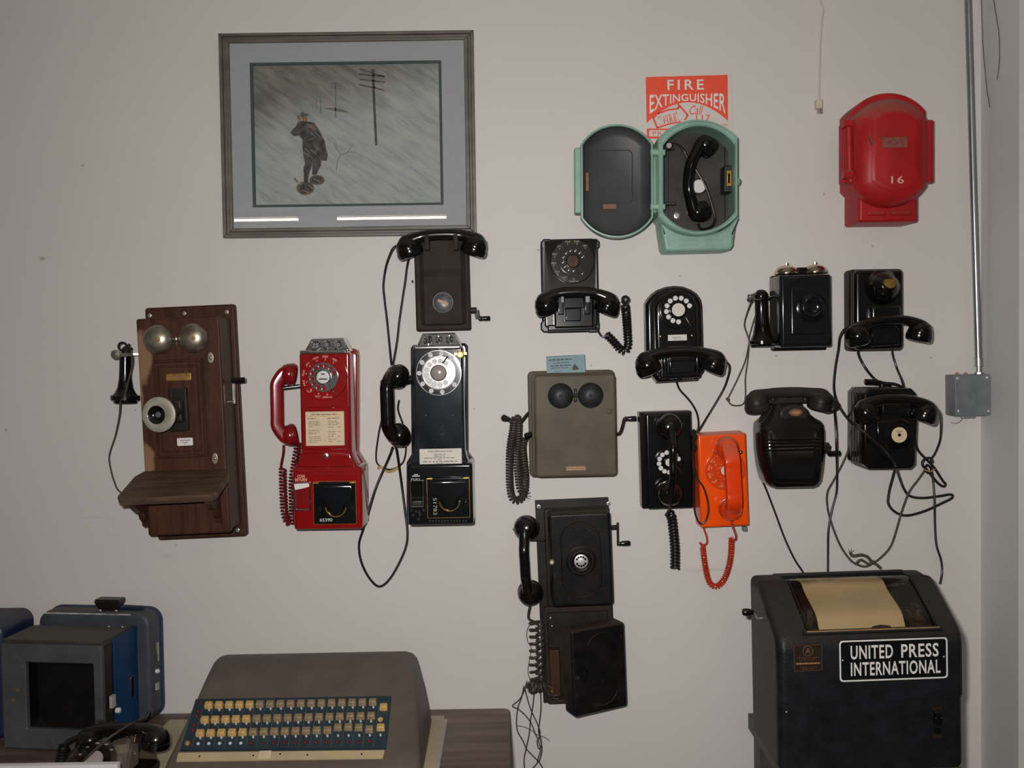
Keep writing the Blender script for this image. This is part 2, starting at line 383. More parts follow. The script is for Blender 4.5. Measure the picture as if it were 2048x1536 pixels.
# ---------------------------------------------------------------- telephone pieces shared by many phones
def handset(T, A, B, bow, m='bakelite', rc=0.029, hc=0.036, tilt=18.0, h=0.04, thick=0.010, wide=0.013, end=1.5, ex=2.6, capm=None, flat_back=0.55, name='handset', label=None, cord_cap=None, lift=0.9, sh=0.55):
    A, B = Vector(A), Vector(B); L = (B - A).length; x = (B - A).normalized(); z = Vector(bow); z = (z - x * z.dot(x)).normalized(); mid = (A + B) / 2
    t = math.radians(tilt); fa = (-z * math.cos(t) + x * math.sin(t)); fb = (-z * math.cos(t) - x * math.sin(t))
    prof = [(0, -flat_back * hc), (.42 * rc, -flat_back * hc * .98), (.72 * rc, -.42 * hc), (.92 * rc, -.16 * hc), (.99 * rc, .08 * hc), (.95 * rc, .14 * hc)]
    cap = [(.93 * rc, .08 * hc), (1.03 * rc, .11 * hc), (1.04 * rc, .26 * hc), (.98 * rc, .40 * hc), (.80 * rc, .46 * hc), (.3 * rc, .42 * hc), (0, .42 * hc)]
    pa, pb = A - fa * (.26 * hc), B - fb * (.26 * hc)
    zz = lambda p: (p - mid).dot(z)
    za = zz(pa)
    pts = [A - fa * (.02 * hc), A - fa * (.30 * hc) + x * (.04 * rc), mid - x * (L * .35) + z * (za + (h - za) * sh), mid - x * (L * .2) + z * (za + (h - za) * lift), mid + z * h,
           mid + x * (L * .2) + z * (za + (h - za) * lift), mid + x * (L * .35) + z * (za + (h - za) * sh), B - fb * (.30 * hc) - x * (.04 * rc), B - fb * (.02 * hc)]
    def sec(u):
        e = abs(2 * u - 1); k = 1 + (end - 1) * min(1, max(0, (e - .4) / .4)) ** 1.5
        return thick * k, wide * k
    hs = part(name, T, m, sweep(pts, sec, z.cross(x), 18, 7, ex), lathe(A, fa, prof, 26), lathe(B, fb, prof, 26), label=label, angle=50)
    part('earpiece_cap', hs, capm or m, lathe(A, fa, cap, 26)); part('mouthpiece_cap', hs, capm or m, lathe(B, fb, cap, 26))
    return hs
DIALTXT = ['1', 'ABC2', 'DEF3', 'GHI4', 'JKL5', 'MNO6', 'PRS7', 'TUV8', 'WXY9', '0']
def dial(T, c, R, style, plate='black_enamel', wheel='black_enamel', centre='white_card', rc=0.36, rw=0.62, rh=0.47, hr=0.105, letters=None, rl=0.83, a0=18.0, depth=0.010, stop_a=-52, disc_m='white_enamel', centre_lines=False, print_m='white_print', dome_c=False, scale_l=1.0, spots=True):
    """rotary dial on local point c (front of the body), outer radius R"""
    cx, cz, d = c.x, c.z, -c.y
    ax = (0, -1, 0); C = Vector((cx, -d, cz))
    root = part('dial_plate', T, plate, lathe(C, ax, [(R, 0), (R, depth * .45), (R * .97, depth * .6), (R * .66, depth * .62), (0, depth * .5)], 48))
    an = [math.radians(a0 + 28.0 * i) for i in range(10)]
    sp = []
    for i, a in enumerate(an):
        p = (cx + R * rh * math.cos(a), cz + R * rh * math.sin(a))
        if spots: sp.append(prism(ell(p[0], p[1], R * hr * .96, R * hr * .96, 14), d + depth * .5, d + depth * .75, 0))
    if sp: part('number_spots', root, disc_m, *sp)
    wh = holes(ell(cx, cz, R * rw, R * rw, 56), [ell(cx + R * rh * math.cos(a), cz + R * rh * math.sin(a), R * hr, R * hr, 14) for a in an], d + depth * .8, d + depth * 1.15)
    part('finger_wheel', T, wheel, wh, lathe(Vector((cx, -(d + depth * .8), cz)), ax, [(R * rc * 1.1, 0), (R * rc * 1.1, depth * .55), (R * rc * 1.0, depth * .7), (R * rc * .98, depth * .5)], 32))
    cc = part('dial_centre', T, centre, dome((cx, -(d + depth * 1.25), cz), ax, R * rc, depth * (.5 if dome_c else .1)))
    if centre_lines:
        part('dial_centre_print', cc, 'ink', text('DIAL', (cx, -(d + depth * 1.37), cz + R * .12), R * .16, R * .055), text('555 0000', (cx, -(d + depth * 1.37), cz - R * .07), R * .34, R * .06)) if False else part('dial_centre_print', cc, 'ink', *[prism([(cx - w1 * R, cz + y * R - .028 * R), (cx + w1 * R, cz + y * R - .028 * R), (cx + w1 * R, cz + y * R + .028 * R), (cx - w1 * R, cz + y * R + .028 * R)], d + depth * 1.35, d + depth * 1.39, 0) for w1, y in ((.08, .13), (.18, -.08))])
    if letters:
        g = []
        for i, a in enumerate(an):
            aa = a + math.radians(8 if style == 'outer' else 0)
            s = DIALTXT[i]; q = Vector((cx + R * rl * math.cos(aa), -(d + depth * .64), cz + R * rl * math.sin(aa)))
            if s == '0':
                g.append(text('0', q + Vector((0, 0, R * .06)), R * .06, R * .09)); g.append(text('OPERATOR', q - Vector((0, 0, R * .05)), R * .42, R * .07)); continue
            if len(s) == 1: continue
            er = Vector((math.cos(aa), 0, math.sin(aa))); tr = Vector((math.sin(aa), 0, -math.cos(aa)))
            if math.sin(aa) < -0.35 or style == 'level': tr, er2 = Vector((1, 0, 0)), Vector((0, 0, 1))
            g.append(text(s[:3], q + Vector((0, 0, R * .05)) if style == 'level' else q + er * (R * .05), R * .24 * scale_l, R * .085 * scale_l, right=tr, up=Vector((0, 0, 1)) if style == 'level' or math.sin(aa) < -0.35 else er))
            g.append(text(s[3], q - Vector((0, 0, R * .06)) if style == 'level' else q - er * (R * .07), R * .055 * scale_l, R * .085 * scale_l))
        part('dial_lettering', root, print_m, *g)
    a = math.radians(stop_a)
    e1 = Vector((cx + R * (rw + .10) * math.cos(a), -(d + depth * .6), cz + R * (rw + .10) * math.sin(a))); e2 = Vector((cx + R * (rh - .08) * math.cos(a + .12), -(d + depth * 1.35), cz + R * (rh - .08) * math.sin(a + .12)))
    part('finger_stop', T, 'chrome', tube([e1, e1 + Vector((0, -depth * .75, 0)), e2], R * .035, 6, 4))
    return root
def crank(T, hub, side, arm, grip_len, m='black_enamel', mg='bakelite', r=0.0035, rg=0.0075):
    """hub: local start on the side of the body, side: unit x direction, arm: (dx, dz) of the arm"""
    h = Vector(hub); a = h + Vector((side * 0.016, 0, 0)); b = a + Vector((arm[0], 0, arm[1])); e = b + Vector((side * grip_len, 0, 0))
    c = part('crank', T, m, cyl(h - Vector((side * .006, 0, 0)), a, r * 2.0, 14, .001), bar(a, b, r * 3, r * 1.6, (0, -1, 0), .0008), cyl(b, e, r * .7, 10))
    part('crank_grip', c, mg, lathe(b + Vector((side * .002, 0, 0)), (side, 0, 0), [(rg * .75, 0), (rg, .002), (rg, grip_len * .25), (rg * .88, grip_len * .35), (rg, grip_len * .5), (rg, grip_len - .002), (rg * .8, grip_len)], 16))
    return c
# ================================================================ SETTING
def wallmat():
    m = mat('wall_paint', (0.61, 0.58, 0.545), 0.6, var=0.025, scale=1.6, bump=0.04)
    nt = m.node_tree; N = nt.nodes; L = nt.links; b = N['Principled BSDF']; src = b.inputs['Base Color'].links[0].from_socket
    tc = [n for n in N if n.type == 'TEX_COORD'][0]; acc = None
    marks = [(165, 331, 4, 3), (85, 517, 8, 5), (1745, 492, 3, 3), (1360, 552, 3, 3), (1076, 500, 3, 3), (1553, 712, 4, 3), (1182, 731, 2.5, 3.5), (945, 1046, 3, 3), (335, 1112, 14, 7), (1862, 716, 3, 3), (12, 860, 4, 3), (948, 818, 2.5, 2.5), (270, 820, 3, 3), (1648, 388, 3, 3), (352, 1090, 3, 2), (185, 1035, 34, 2), (1415, 1140, 70, 5)]
    for px, py, rx, rz in marks:
        p = P(px, py, 0)
        mp = N.new('ShaderNodeVectorMath'); mp.operation = 'SUBTRACT'; mp.inputs[1].default_value = p; L.new(tc.outputs['Object'], mp.inputs[0])
        ms = N.new('ShaderNodeVectorMath'); ms.operation = 'MULTIPLY'; ms.inputs[1].default_value = (1 / M(rx), 0, 1 / M(rz)); L.new(mp.outputs[0], ms.inputs[0])
        ln = N.new('ShaderNodeVectorMath'); ln.operation = 'LENGTH'; L.new(ms.outputs[0], ln.inputs[0])
        mr = N.new('ShaderNodeMapRange'); mr.inputs[1].default_value = 1.0; mr.inputs[2].default_value = 0.3; mr.inputs[3].default_value = 0; mr.inputs[4].default_value = 0.6 if rx < 10 else 0.16
        L.new(ln.outputs['Value'], mr.inputs[0])
        if acc is None: acc = mr.outputs[0]
        else:
            a = N.new('ShaderNodeMath'); a.operation = 'MAXIMUM'; L.new(acc, a.inputs[0]); L.new(mr.outputs[0], a.inputs[1]); acc = a.outputs[0]
    mx = N.new('ShaderNodeMixRGB'); mx.inputs[2].default_value = (0.17, 0.15, 0.13, 1); L.new(acc, mx.inputs[0]); L.new(src, mx.inputs[1]); L.new(mx.outputs[0], b.inputs['Base Color'])
wallmat()
mat('side_wall_paint', (0.60, 0.585, 0.57), 0.6, var=0.03, scale=2.0, bump=0.04)
mat('concrete_floor', (0.16, 0.15, 0.14), 0.7, var=0.2, scale=3)
mat('ceiling_paint', (0.45, 0.44, 0.42), 0.8, var=0.05, scale=3)
XC = P(1962, 768, 0).x
def wbox(x0, x1, y0, y1, z0, z1, bev=0.0): return obox(((x0 + x1) / 2, (y0 + y1) / 2, (z0 + z1) / 2), (x1 - x0, y1 - y0, z1 - z0), None, bev)
struct('floor', 'concrete_floor', wbox(-6, 6, -13, 0.15, -0.1, 0))
struct('wall_back', 'wall_paint', wbox(-6, XC, 0, 0.15, 0, 3.2))
struct('wall_right', 'side_wall_paint', wbox(XC, 3.6, -0.195, 0.15, 0, 3.2))
struct('ceiling', 'ceiling_paint', wbox(-6, 6, -13, 0.15, 3.2, 3.3))
mat('tube_glow', (1.0, 0.86, 0.66), 0.5, emit=20.0)
mat('fixture_white', (0.6, 0.6, 0.58), 0.4, var=0.05)
FX = [(-1.23, -7.9, 1.16), (-2.80, -7.9, 1.16), (-2.45, -8.75, 1.16), (0.75, -7.9, 1.16), (2.3, -5.9, 1.16), (0.8, -3.0, 1.16)]
for x, y, L_ in FX:
    t = Thing('fluorescent_fixture', 'white ceiling fixture with one lit fluorescent tube', 'ceiling light', loc=(x, y, 3.2), rot=Matrix.Identity(3), group='fluorescent fixtures on the ceiling')
    part('housing', t, 'fixture_white', obox((0, 0, -.025), (L_ + .06, .09, .05), None, .006))
    part('lamp_holder', t, 'fixture_white', obox((-L_ / 2 - .01, 0, -.065), (.02, .03, .04))); part('lamp_holder', t, 'fixture_white', obox((L_ / 2 + .01, 0, -.065), (.02, .03, .04)))
    part('lamp_tube', t, 'tube_glow', cyl((-L_ / 2, 0, -.075), (L_ / 2, 0, -.075), .013, 12))

# ================================================================ FRAMED PICTURE
mat('frame_wood', (0.115, 0.10, 0.08), 0.45, var=0.25, scale=30, stretch=(.3, 1, 1))
mat('mat_board', (0.40, 0.405, 0.435), 0.85, var=0.03, scale=80)
mat('mat_liner', (0.055, 0.075, 0.082), 0.7, var=0.1)
def paintmat():
    m = bpy.data.materials.new('snow_scene_print'); m.use_nodes = True; nt = m.node_tree; N = nt.nodes; L = nt.links; b = N['Principled BSDF']; b.inputs['Roughness'].default_value = 0.7
    tc = N.new('ShaderNodeTexCoord'); m0 = N.new('ShaderNodeMapping'); m0.inputs['Rotation'].default_value = (0, math.radians(-36), 0); L.new(tc.outputs['Object'], m0.inputs['Vector']); mp = N.new('ShaderNodeMapping'); mp.inputs['Scale'].default_value = (7, 7, 40); L.new(m0.outputs[0], mp.inputs['Vector'])
    n1 = N.new('ShaderNodeTexNoise'); n1.inputs['Scale'].default_value = 1.5; n1.inputs['Detail'].default_value = 8; n1.inputs['Roughness'].default_value = .65; L.new(mp.outputs[0], n1.inputs['Vector'])
    r1 = N.new('ShaderNodeValToRGB'); e = r1.color_ramp.elements; e[0].position = .3; e[0].color = (.27, .295, .31, 1); e[1].position = .72; e[1].color = (.49, .485, .44, 1)
    x = r1.color_ramp.elements.new(.5); x.color = (.385, .40, .395, 1); L.new(n1.outputs['Fac'], r1.inputs['Fac'])
    r2 = N.new('ShaderNodeValToRGB'); e = r2.color_ramp.elements; e[0].position = .35; e[0].color = (.115, .112, .112, 1); e[1].position = .72; e[1].color = (.30, .28, .23, 1); L.new(n1.outputs['Fac'], r2.inputs['Fac'])
    sx = N.new('ShaderNodeSeparateXYZ'); L.new(tc.outputs['Object'], sx.inputs[0])
    n2 = N.new('ShaderNodeTexNoise'); n2.inputs['Scale'].default_value = 9; L.new(tc.outputs['Object'], n2.inputs['Vector'])
    # storm sky in the upper part, deepest towards the left
    a = N.new('ShaderNodeMath'); a.operation = 'MULTIPLY_ADD'; a.inputs[1].default_value = -0.28; L.new(sx.outputs['X'], a.inputs[0]); L.new(sx.outputs['Z'], a.inputs[2])
    c = N.new('ShaderNodeMath'); c.operation = 'MULTIPLY_ADD'; c.inputs[1].default_value = 0.10; L.new(n2.outputs['Fac'], c.inputs[0]); L.new(a.outputs[0], c.inputs[2])
    mr = N.new('ShaderNodeMapRange'); mr.inputs[1].default_value = 0.075; mr.inputs[2].default_value = 0.205; L.new(c.outputs[0], mr.inputs[0])
    mx = N.new('ShaderNodeMixRGB'); L.new(mr.outputs[0], mx.inputs[0]); L.new(r1.outputs[0], mx.inputs[1]); L.new(r2.outputs[0], mx.inputs[2]); L.new(mx.outputs[0], b.inputs['Base Color'])
    MATS['snow_scene_print'] = m
paintmat()
mat('paint_coat', (0.055, 0.046, 0.040), .7, var=.5, scale=70, col2=(.13, .12, .11)); mat('paint_pole', (.085, .075, .062), .7, var=.4, scale=50); mat('paint_face', (.26, .13, .08), .7, var=.3, scale=80); mat('paint_tan', (.17, .12, .085), .7, var=.4, scale=60); mat('paint_far', (.17, .16, .15), .7, var=.2); mat('paint_streak', (.30, .29, .27), .7, var=.2)
T = Thing('framed_picture', 'large framed snow scene of a bundled figure and telephone poles behind glass', 'picture', 694, 268, -0.03)
dF = 0.026
o0 = T.rect(436, 66.5, 953, 468, dF); i0 = T.rect(456, 84, 933, 449.5, dF)
x0, z0, x1, z1 = o0; a0, b0, a1, b1 = i0
def rail(p, q, r_, s_):
    # mitred moulding between outer edge p-q and inner edge s-r, three steps
    g = []
    for f0, f1, dd in ((0, .34, dF), (.34, .62, dF * .72), (.62, 1.0, dF * .86)):
        P4 = [tuple(Vector(p).lerp(Vector(s_), f0)), tuple(Vector(q).lerp(Vector(r_), f0)), tuple(Vector(q).lerp(Vector(r_), f1)), tuple(Vector(p).lerp(Vector(s_), f1))]
        g.append(prism(P4, .0005, dd, .0022, 3))
    return g
for p, q, r_, s_ in (((x0, z1), (x1, z1), (a1, b1), (a0, b1)), ((x1, z1), (x1, z0), (a1, b0), (a1, b1)), ((x1, z0), (x0, z0), (a0, b0), (a1, b0)), ((x0, z0), (x0, z1), (a0, b1), (a0, b0))):
    part('frame_rail', T, 'frame_wood', *rail(p, q, r_, s_))
dm = 0.012
mo = T.rect(456, 84, 933, 449.5, dm); mi = T.rect(499, 125.5, 887, 409.5, dm); li = T.rect(505, 130.5, 881.5, 404.5, dm)
R4 = lambda r: [(r[0], r[1]), (r[2], r[1]), (r[2], r[3]), (r[0], r[3])]
part('mat_board', T, 'mat_board', frame(R4((mo[0] - .004, mo[1] - .004, mo[2] + .004, mo[3] + .004)), R4(mi), .004, dm, .0006))
part('mat_liner', T, 'mat_liner', frame(R4((mi[0] - .002, mi[1] - .002, mi[2] + .002, mi[3] + .002)), R4(li), .004, dm - .0025, .0006))
art = part('print', T, 'snow_scene_print', prism(R4((li[0] - .002, li[1] - .002, li[2] + .002, li[3] + .002)), .003, .006, 0))
da = .0063
def ink(name, m, *polys, th=.0003): part(name, art, m, *[prism(T.o(p, da), da - .0003, da + th, 0) for p in polys])
def stroke(pts, w0, w1=None):
    w1 = w0 if w1 is None else w1; l, r = [], []
    for i, (x, y) in enumerate(pts):
        ax, ay = pts[max(0, i - 1)]; bx, by = pts[min(len(pts) - 1, i + 1)]; n = math.hypot(bx - ax, by - ay) or 1; k = (w0 + (w1 - w0) * i / (len(pts) - 1)) / 2
        l.append((x - (by - ay) / n * k, y + (bx - ax) / n * k)); r.append((x + (by - ay) / n * k, y - (bx - ax) / n * k))
    return l + r[::-1]
S = lambda x, y: (420 + x / 3.413, 40 + y / 3.413)
ink('painted_pole', 'paint_pole', stroke([S(1113, 335), S(1120, 560), S(1135, 855)], 5.6, 4.6), *[stroke([S(a, b), S(c, e)], 2.4) for a, b, c, e in ((1022, 335, 1110, 360), (1018, 370, 1192, 388), (1022, 405, 1192, 424), (1018, 440, 1110, 462), (1115, 368, 1192, 384), (1115, 458, 1192, 482))])
ink('painted_pole', 'paint_far', stroke([S(856, 425), S(857, 668)], 2.2), *[stroke([S(815, y), S(900, y + 5)], 1.4) for y in (430, 446, 462)])
ink('painted_pole', 'paint_far', stroke([S(756, 505), S(755, 640)], 1.8)); ink('painted_pole', 'paint_far', stroke([S(728, 535), S(728, 600)], 1.5))
ink('painted_hedge', 'paint_far', [S(770, 600), S(850, 598), S(910, 612), S(955, 632), S(900, 628), S(840, 620)])
G = lambda x, y: (560 + x / 7.681, 200 + y / 7.68)
ink('painted_figure', 'paint_coat', [G(x, y) for x, y in ((275, 340), (330, 320), (440, 330), (520, 345), (580, 420), (640, 540), (690, 640), (710, 760), (735, 830), (720, 935), (640, 930), (635, 880), (630, 1000), (590, 1080), (560, 1150), (490, 1150), (500, 960), (480, 1040), (440, 1160), (430, 1260), (370, 1260), (360, 1040), (385, 980), (360, 860), (345, 720), (345, 600), (290, 545), (210, 555), (160, 500), (200, 440), (245, 410))])
ink('painted_face', 'paint_face', [G(x, y) for x, y in ((340, 262), (400, 250), (425, 290), (405, 330), (355, 325))], [G(x, y) for x, y in ((262, 270), (300, 230), (320, 290), (290, 330))], th=.0006)
ink('painted_cap', 'paint_coat', [G(x, y) for x, y in ((305, 215), (345, 175), (390, 215), (440, 210), (420, 245), (330, 262))], th=.0006)
ink('painted_strap', 'paint_tan', [G(x, y) for x, y in ((400, 360), (470, 380), (555, 455), (530, 475), (440, 410))], stroke([G(420, 625), G(510, 590)], 2.5), th=.0006)
ink('painted_snowshoe', 'paint_tan', [G(390 + 140 * math.cos(t / 12 * 6.283), 1355 + 108 * math.sin(t / 12 * 6.283)) for t in range(12)], [G(570 + 120 * math.cos(t / 12 * 6.283) , 1228 + 78 * math.sin(t / 12 * 6.283)) for t in range(12)], stroke([G(220, 1200), G(275, 1262)], 3))
ink('painted_snowshoe_webbing', 'paint_coat', [G(390 + 112 * math.cos(t / 12 * 6.283), 1350 + 82 * math.sin(t / 12 * 6.283)) for t in range(12)], [G(570 + 95 * math.cos(t / 12 * 6.283), 1225 + 56 * math.sin(t / 12 * 6.283)) for t in range(12)], th=.0006)
[ink('painted_snow_streak', 'paint_streak', stroke([G(x, y), G(x + 90, y + 80)], 1.3, .6), th=.0009) for x, y in ((380, 740), (420, 820), (470, 760), (520, 700), (360, 800), (540, 500), (470, 500))]
ink('painted_snowshoe_cords', 'paint_streak', *[stroke([G(x, y), G(x + a, y + b)], 1.6) for x, y, a, b in ((290, 1300, 60, -20), (430, 1300, 70, 60), (330, 1390, 110, 25), (520, 1210, 90, 40))], th=.0009)
ink('painted_twigs', 'paint_far', stroke([G(865, 1080), G(885, 910), G(930, 850)], 1.6, 1), stroke([G(930, 850), G(880, 760), G(850, 640), G(795, 560)], 1.2, .6), stroke([G(930, 850), G(1040, 800), G(1110, 700)], 1.3, .7), stroke([G(1040, 800), G(1180, 800)], 1, .5), stroke([G(870, 760), G(820, 670)], .9, .5))
part('glazing', T, 'pane_glass', prism(R4((mo[0] - .003, mo[1] - .003, mo[2] + .003, mo[3] + .003)), dm + .001, dm + .003, 0))

# ================================================================ FIRE EXTINGUISHER SIGN
T = Thing('fire_extinguisher_sign', 'orange and white FIRE EXTINGUISHER sign partly behind the green call box', 'sign', 1373, 215, -0.1)
ds = .0015
part('backing_sheet', T, 'sign_clear', prism(T.o([(1282, 146), (1463, 139.5), (1466, 290), (1286, 296)], ds), .0004, ds, .0003, 1))
S5 = lambda x, y: (1270 + x / 9.6, 130 + y / 9.6)
def arch(n=14):
    o = []
    for i in range(n + 1):
        x = 222 + (1785 - 222) * i / n; u = (x - 1010) / 788.0
        o.append(S5(x, 715 + 385 * abs(u) ** 1.95 - 15 * u))
    return o
op = [S5(215, 232)] + [S5(205, 245)] + arch() + [S5(1778, 200), S5(1765, 190)]
part('red_panel', T, 'sign_red', prism(T.o(op, ds), ds, ds + .0004, 0))
dt = ds + .0008
W_ = M(1, dt)
g = [text('FIRE', T.q(*S5(972, 378), dt), M(690 / 9.6), M(190 / 9.6), bold=.012, spacing=1.35)]
vs, fs, _ = glyphs('EXTINGUISHER', .014, 0, 1.06)
def warp(x, y):
    X = 282 + (1738 - 282) * x; u = (X - 1010) / 740.0
    top = 553 - 24 * u * .6; bot = 690 + 258 * abs(u) ** 1.9
    return T.q(*S5(X, top + (bot - top) * (1 - y)), dt)
g.append(([warp(x, y) for x, y in vs], fs))
part('white_lettering', T, 'white_print', *g)
bx = lambda x0, y0, x1, y1: prism(T.o([S5(x0, y0), S5(x1, y0 - 4), S5(x1, y1 - 4), S5(x0, y1)], ds), ds, ds + .0004, 0)
part('red_band', T, 'sign_red', bx(228, 1222, 1790, 1252), bx(228, 1372, 1790, 1415), bx(228, 1252, 272, 1372), bx(1740, 1252, 1790, 1372))
g = [text('PRESSURE', T.q(*S5(640, 1312), dt), M(600 / 9.6), M(75 / 9.6), bold=.0), text('in case of', T.q(*S5(622, 965), dt), M(385 / 9.6), M(62 / 9.6), rot=math.radians(13)), text('FIRE', T.q(*S5(675, 1050), dt), M(250 / 9.6), M(100 / 9.6), rot=math.radians(14), bold=.01, spacing=1.2)]
g = g[1:] + [text('PR', T.q(*S5(430, 1312), dt), M(175 / 9.6), M(75 / 9.6), spacing=1.2), text('..', T.q(*S5(515, 1145), dt), M(60 / 9.6), M(14 / 9.6)), text('..', T.q(*S5(870, 1055), dt), M(70 / 9.6), M(14 / 9.6)), text('117', T.q(*S5(1310, 1010), dt), M(270 / 9.6), M(105 / 9.6), bold=.012, spacing=1.2), text('...', T.q(*S5(1525, 1032), dt), M(120 / 9.6), M(13 / 9.6)), text('Call', T.q(*S5(1180, 865), dt), M(260 / 9.6), M(170 / 9.6), shear=.35)]
stk = lambda pts, w_: prism(T.o(stroke([S5(*p) for p in pts], w_ / 9.6), ds), ds, ds + .0005, 0)
arrow = [stk([(445, 930), (640, 860), (840, 835)], 34), stk([(830, 740), (840, 835)], 34), stk([(850, 775), (1015, 965)], 34), stk([(1015, 960), (950, 1060)], 34), stk([(345, 1010), (430, 1215)], 36), stk([(430, 1205), (660, 1130), (880, 1090)], 30), stk([(345, 1015), (460, 920)], 30)]
part('red_lettering', T, 'sign_red', *g, *arrow, stk([(1680, 1152), (1770, 1145)], 14))
# ================================================================ GREEN CALL BOX, OPEN
T = Thing('emergency_call_box', 'open mint green metal call box with a black handset inside', 'call box', 1395, 370, -0.4)
d = .125
out_r = T.rect(1316, 239, 1476, 469, d); in_r = T.rect(1327, 252, 1470.5, 461, d)
part('housing', T, 'green_paint', frame(stadium(out_r, M(37, d)), stadium(in_r, M(38, d)), .018, d, .004))
part('rim_bead', T, 'green_paint', frame(inset(stadium(out_r, M(37, d)), .002), inset(stadium(out_r, M(37, d)), .0065), d - .001, d + .004, .001))
bk = T.rect(1322, 470, 1466, 500, .075); bk = (bk[0], bk[1], bk[2], T.q(1395, 467, .075).z)
part('base', T, 'green_paint', prism(T.o([(1317, 425), (1321, 434), (1334, 452), (1352, 463), (1372, 468), (1396, 470), (1420, 468), (1440, 462), (1458, 451), (1472, 434), (1475, 425), (1468, 470), (1466, 492), (1461, 499), (1455, 501), (1336, 504), (1330, 502), (1327, 496), (1323, 470)], .08), .0005, .088, .009, 4))
part('base_rib', T, 'green_paint', *[prism(rrect(T.rect(x0, y, x1, y + 4, .085), .002), .08, .089, .002, 2) for x0, x1 in ((1356, 1396), (1408, 1448)) for y in (478, 489)])
inn = T.rect(1326, 251, 1472, 462, .125)
bkp = part('back_panel', T, 'grey_interior_brown', prism(stadium((inn[0] - .003, inn[1] - .003, inn[2] + .003, inn[3] + .003), M(38, d)), .02, .045, 0))
part('panel_ring', bkp, 'grey_interior', frame(ell(*[T.q(1400, 362, .045)[i] for i in (0, 2)], M(46, .045), M(46, .045), 40), ell(*[T.q(1400, 362, .045)[i] for i in (0, 2)], M(43, .045), M(43, .045), 40), .044, .047, .0005))
part('panel_seam', bkp, 'dark_hole', prism(R4(T.rect(1336, 300, 1337.2, 445, .045)), .044, .0458, 0)); part('panel_seam', bkp, 'dark_hole', prism(R4(T.rect(1449, 290, 1450.5, 450, .045)), .044, .0458, 0))
part('push_button', T, 'white_enamel', lathe(T.q(1397, 373.5, .046), (0, -1, 0), [(.018, 0), (.018, .008), (.0165, .011), (0, .012)], 28), label='white round button')
part('button_bezel', T, 'bakelite', frame(ell(*[T.q(1397, 373.5, .05)[i] for i in (0, 2)], .0205, .0205, 28), ell(*[T.q(1397, 373.5, .05)[i] for i in (0, 2)], .018, .018, 28), .045, .055, .001))
part('mounting_nut', T, 'steel', lathe(T.q(1354, 431, .046), (0, -1, 0), [(.009, 0), (.009, .003), (.006, .004), (.005, .004), (.0045, .001), (0, .001)], 20))
part('hook_bracket', T, 'rubber', cyl(T.q(1338, 291, .05), T.q(1338, 291, .085), .009, 14, .002), bar(T.q(1328, 299, .07), T.q(1347, 297, .07), .006, .02, bev=.001))
part('inner_hinge', T, 'rubber', bar(T.q(1330, 408, .06), T.q(1350, 408, .06), .008, .02, bev=.001)); 
lt = part('latch', T, 'rubber', prism(rrect(T.rect(1447, 331, 1468, 385, .085), .004), .045, .09, .003)); part('latch_plate', lt, 'brass', prism(rrect(T.rect(1453, 341, 1463, 372, .092), .002), .088, .094, .001), label='worn brass latch plate')
part('latch_slot', lt, 'dark_hole', prism(rrect(T.rect(1456, 347, 1460, 366, .094), .001), .09, .0945, 0))
part('door_knob', T, 'green_paint', dome(T.q(1474, 363, .09), (1, -.3, 0), .011, .009))
handset(T, T.q(1411, 291, .10), T.q(1397, 424, .10), (-1, -.55, .05), rc=.0265, hc=.046, tilt=24, h=.044, thick=.011, wide=.0145, end=1.35)
part('handset_cord', T, 'rubber', tube(T.path([(1340, 287, .06), (1356, 290, .06), (1369, 303, .055), (1376, 318, .055), (1395, 345, .055), (1412, 375, .056), (1424, 410, .058), (1430, 440, .06), (1420, 455, .07), (1402, 458, .08), (1396, 448, .085)]), .0035))
# the door, swung flat to the left
dr = T.rect(1161, 248, 1307, 475.5, .12); so = stadium(dr, M(40, .12))
rg = [(.016, .062), (.006, .075), (0, .095), (0, .118), (.001, .121)]
part('door', T, 'green_paint', loft([[(x, -dd, z) for x, z in inset(so, k)] for k, dd in rg + [(.0045, .1215), (.006, .1185)]], True, False), label='door swung open, green rim')
part('door_lining', T, 'grey_interior', loft([[(x, -dd, z) for x, z in inset(so, k)] for k, dd in ((.0058, .1187), (.0075, .112), (.014, .104), (.030, .0975))], False, True), label='dark grey inside of the door')
part('door_recess', T, 'grey_interior', frame(rrect(T.rect(1179, 300, 1266, 406, .098), .014, 6), rrect(T.rect(1181, 302, 1264, 404, .098), .012, 6), .095, .0995, .0008))
part('door_plate', T, 'dark_copper', prism(rrect(T.rect(1206, 408, 1233, 418, .101), .001), .097, .1015, .0005), label='small brown maker plate')
part('door_flange', T, 'green_paint', prism(rrect(T.rect(1149, 295, 1165, 426, .105), .003), .07, .105, .003, bev0=.002))
part('door_catch', T, 'dark_copper', prism(rrect(T.rect(1170, 346, 1178, 384, .1), .002), .095, .112, .002))
part('hinge_leaf', T, 'green_paint', prism(rrect(T.rect(1303, 297, 1325, 425, .09), .004), .06, .095, .004))
part('hinge_pin', T, 'green_paint', cyl(T.q(1317, 297, .105), T.q(1318, 425, .105), .0075, 14, .002))
for y in (306, 414): part('hinge_knuckle', T, 'green_paint', bar(T.q(1300, y, .112), T.q(1330, y, .112), M(11, .1), .022, bev=.003))

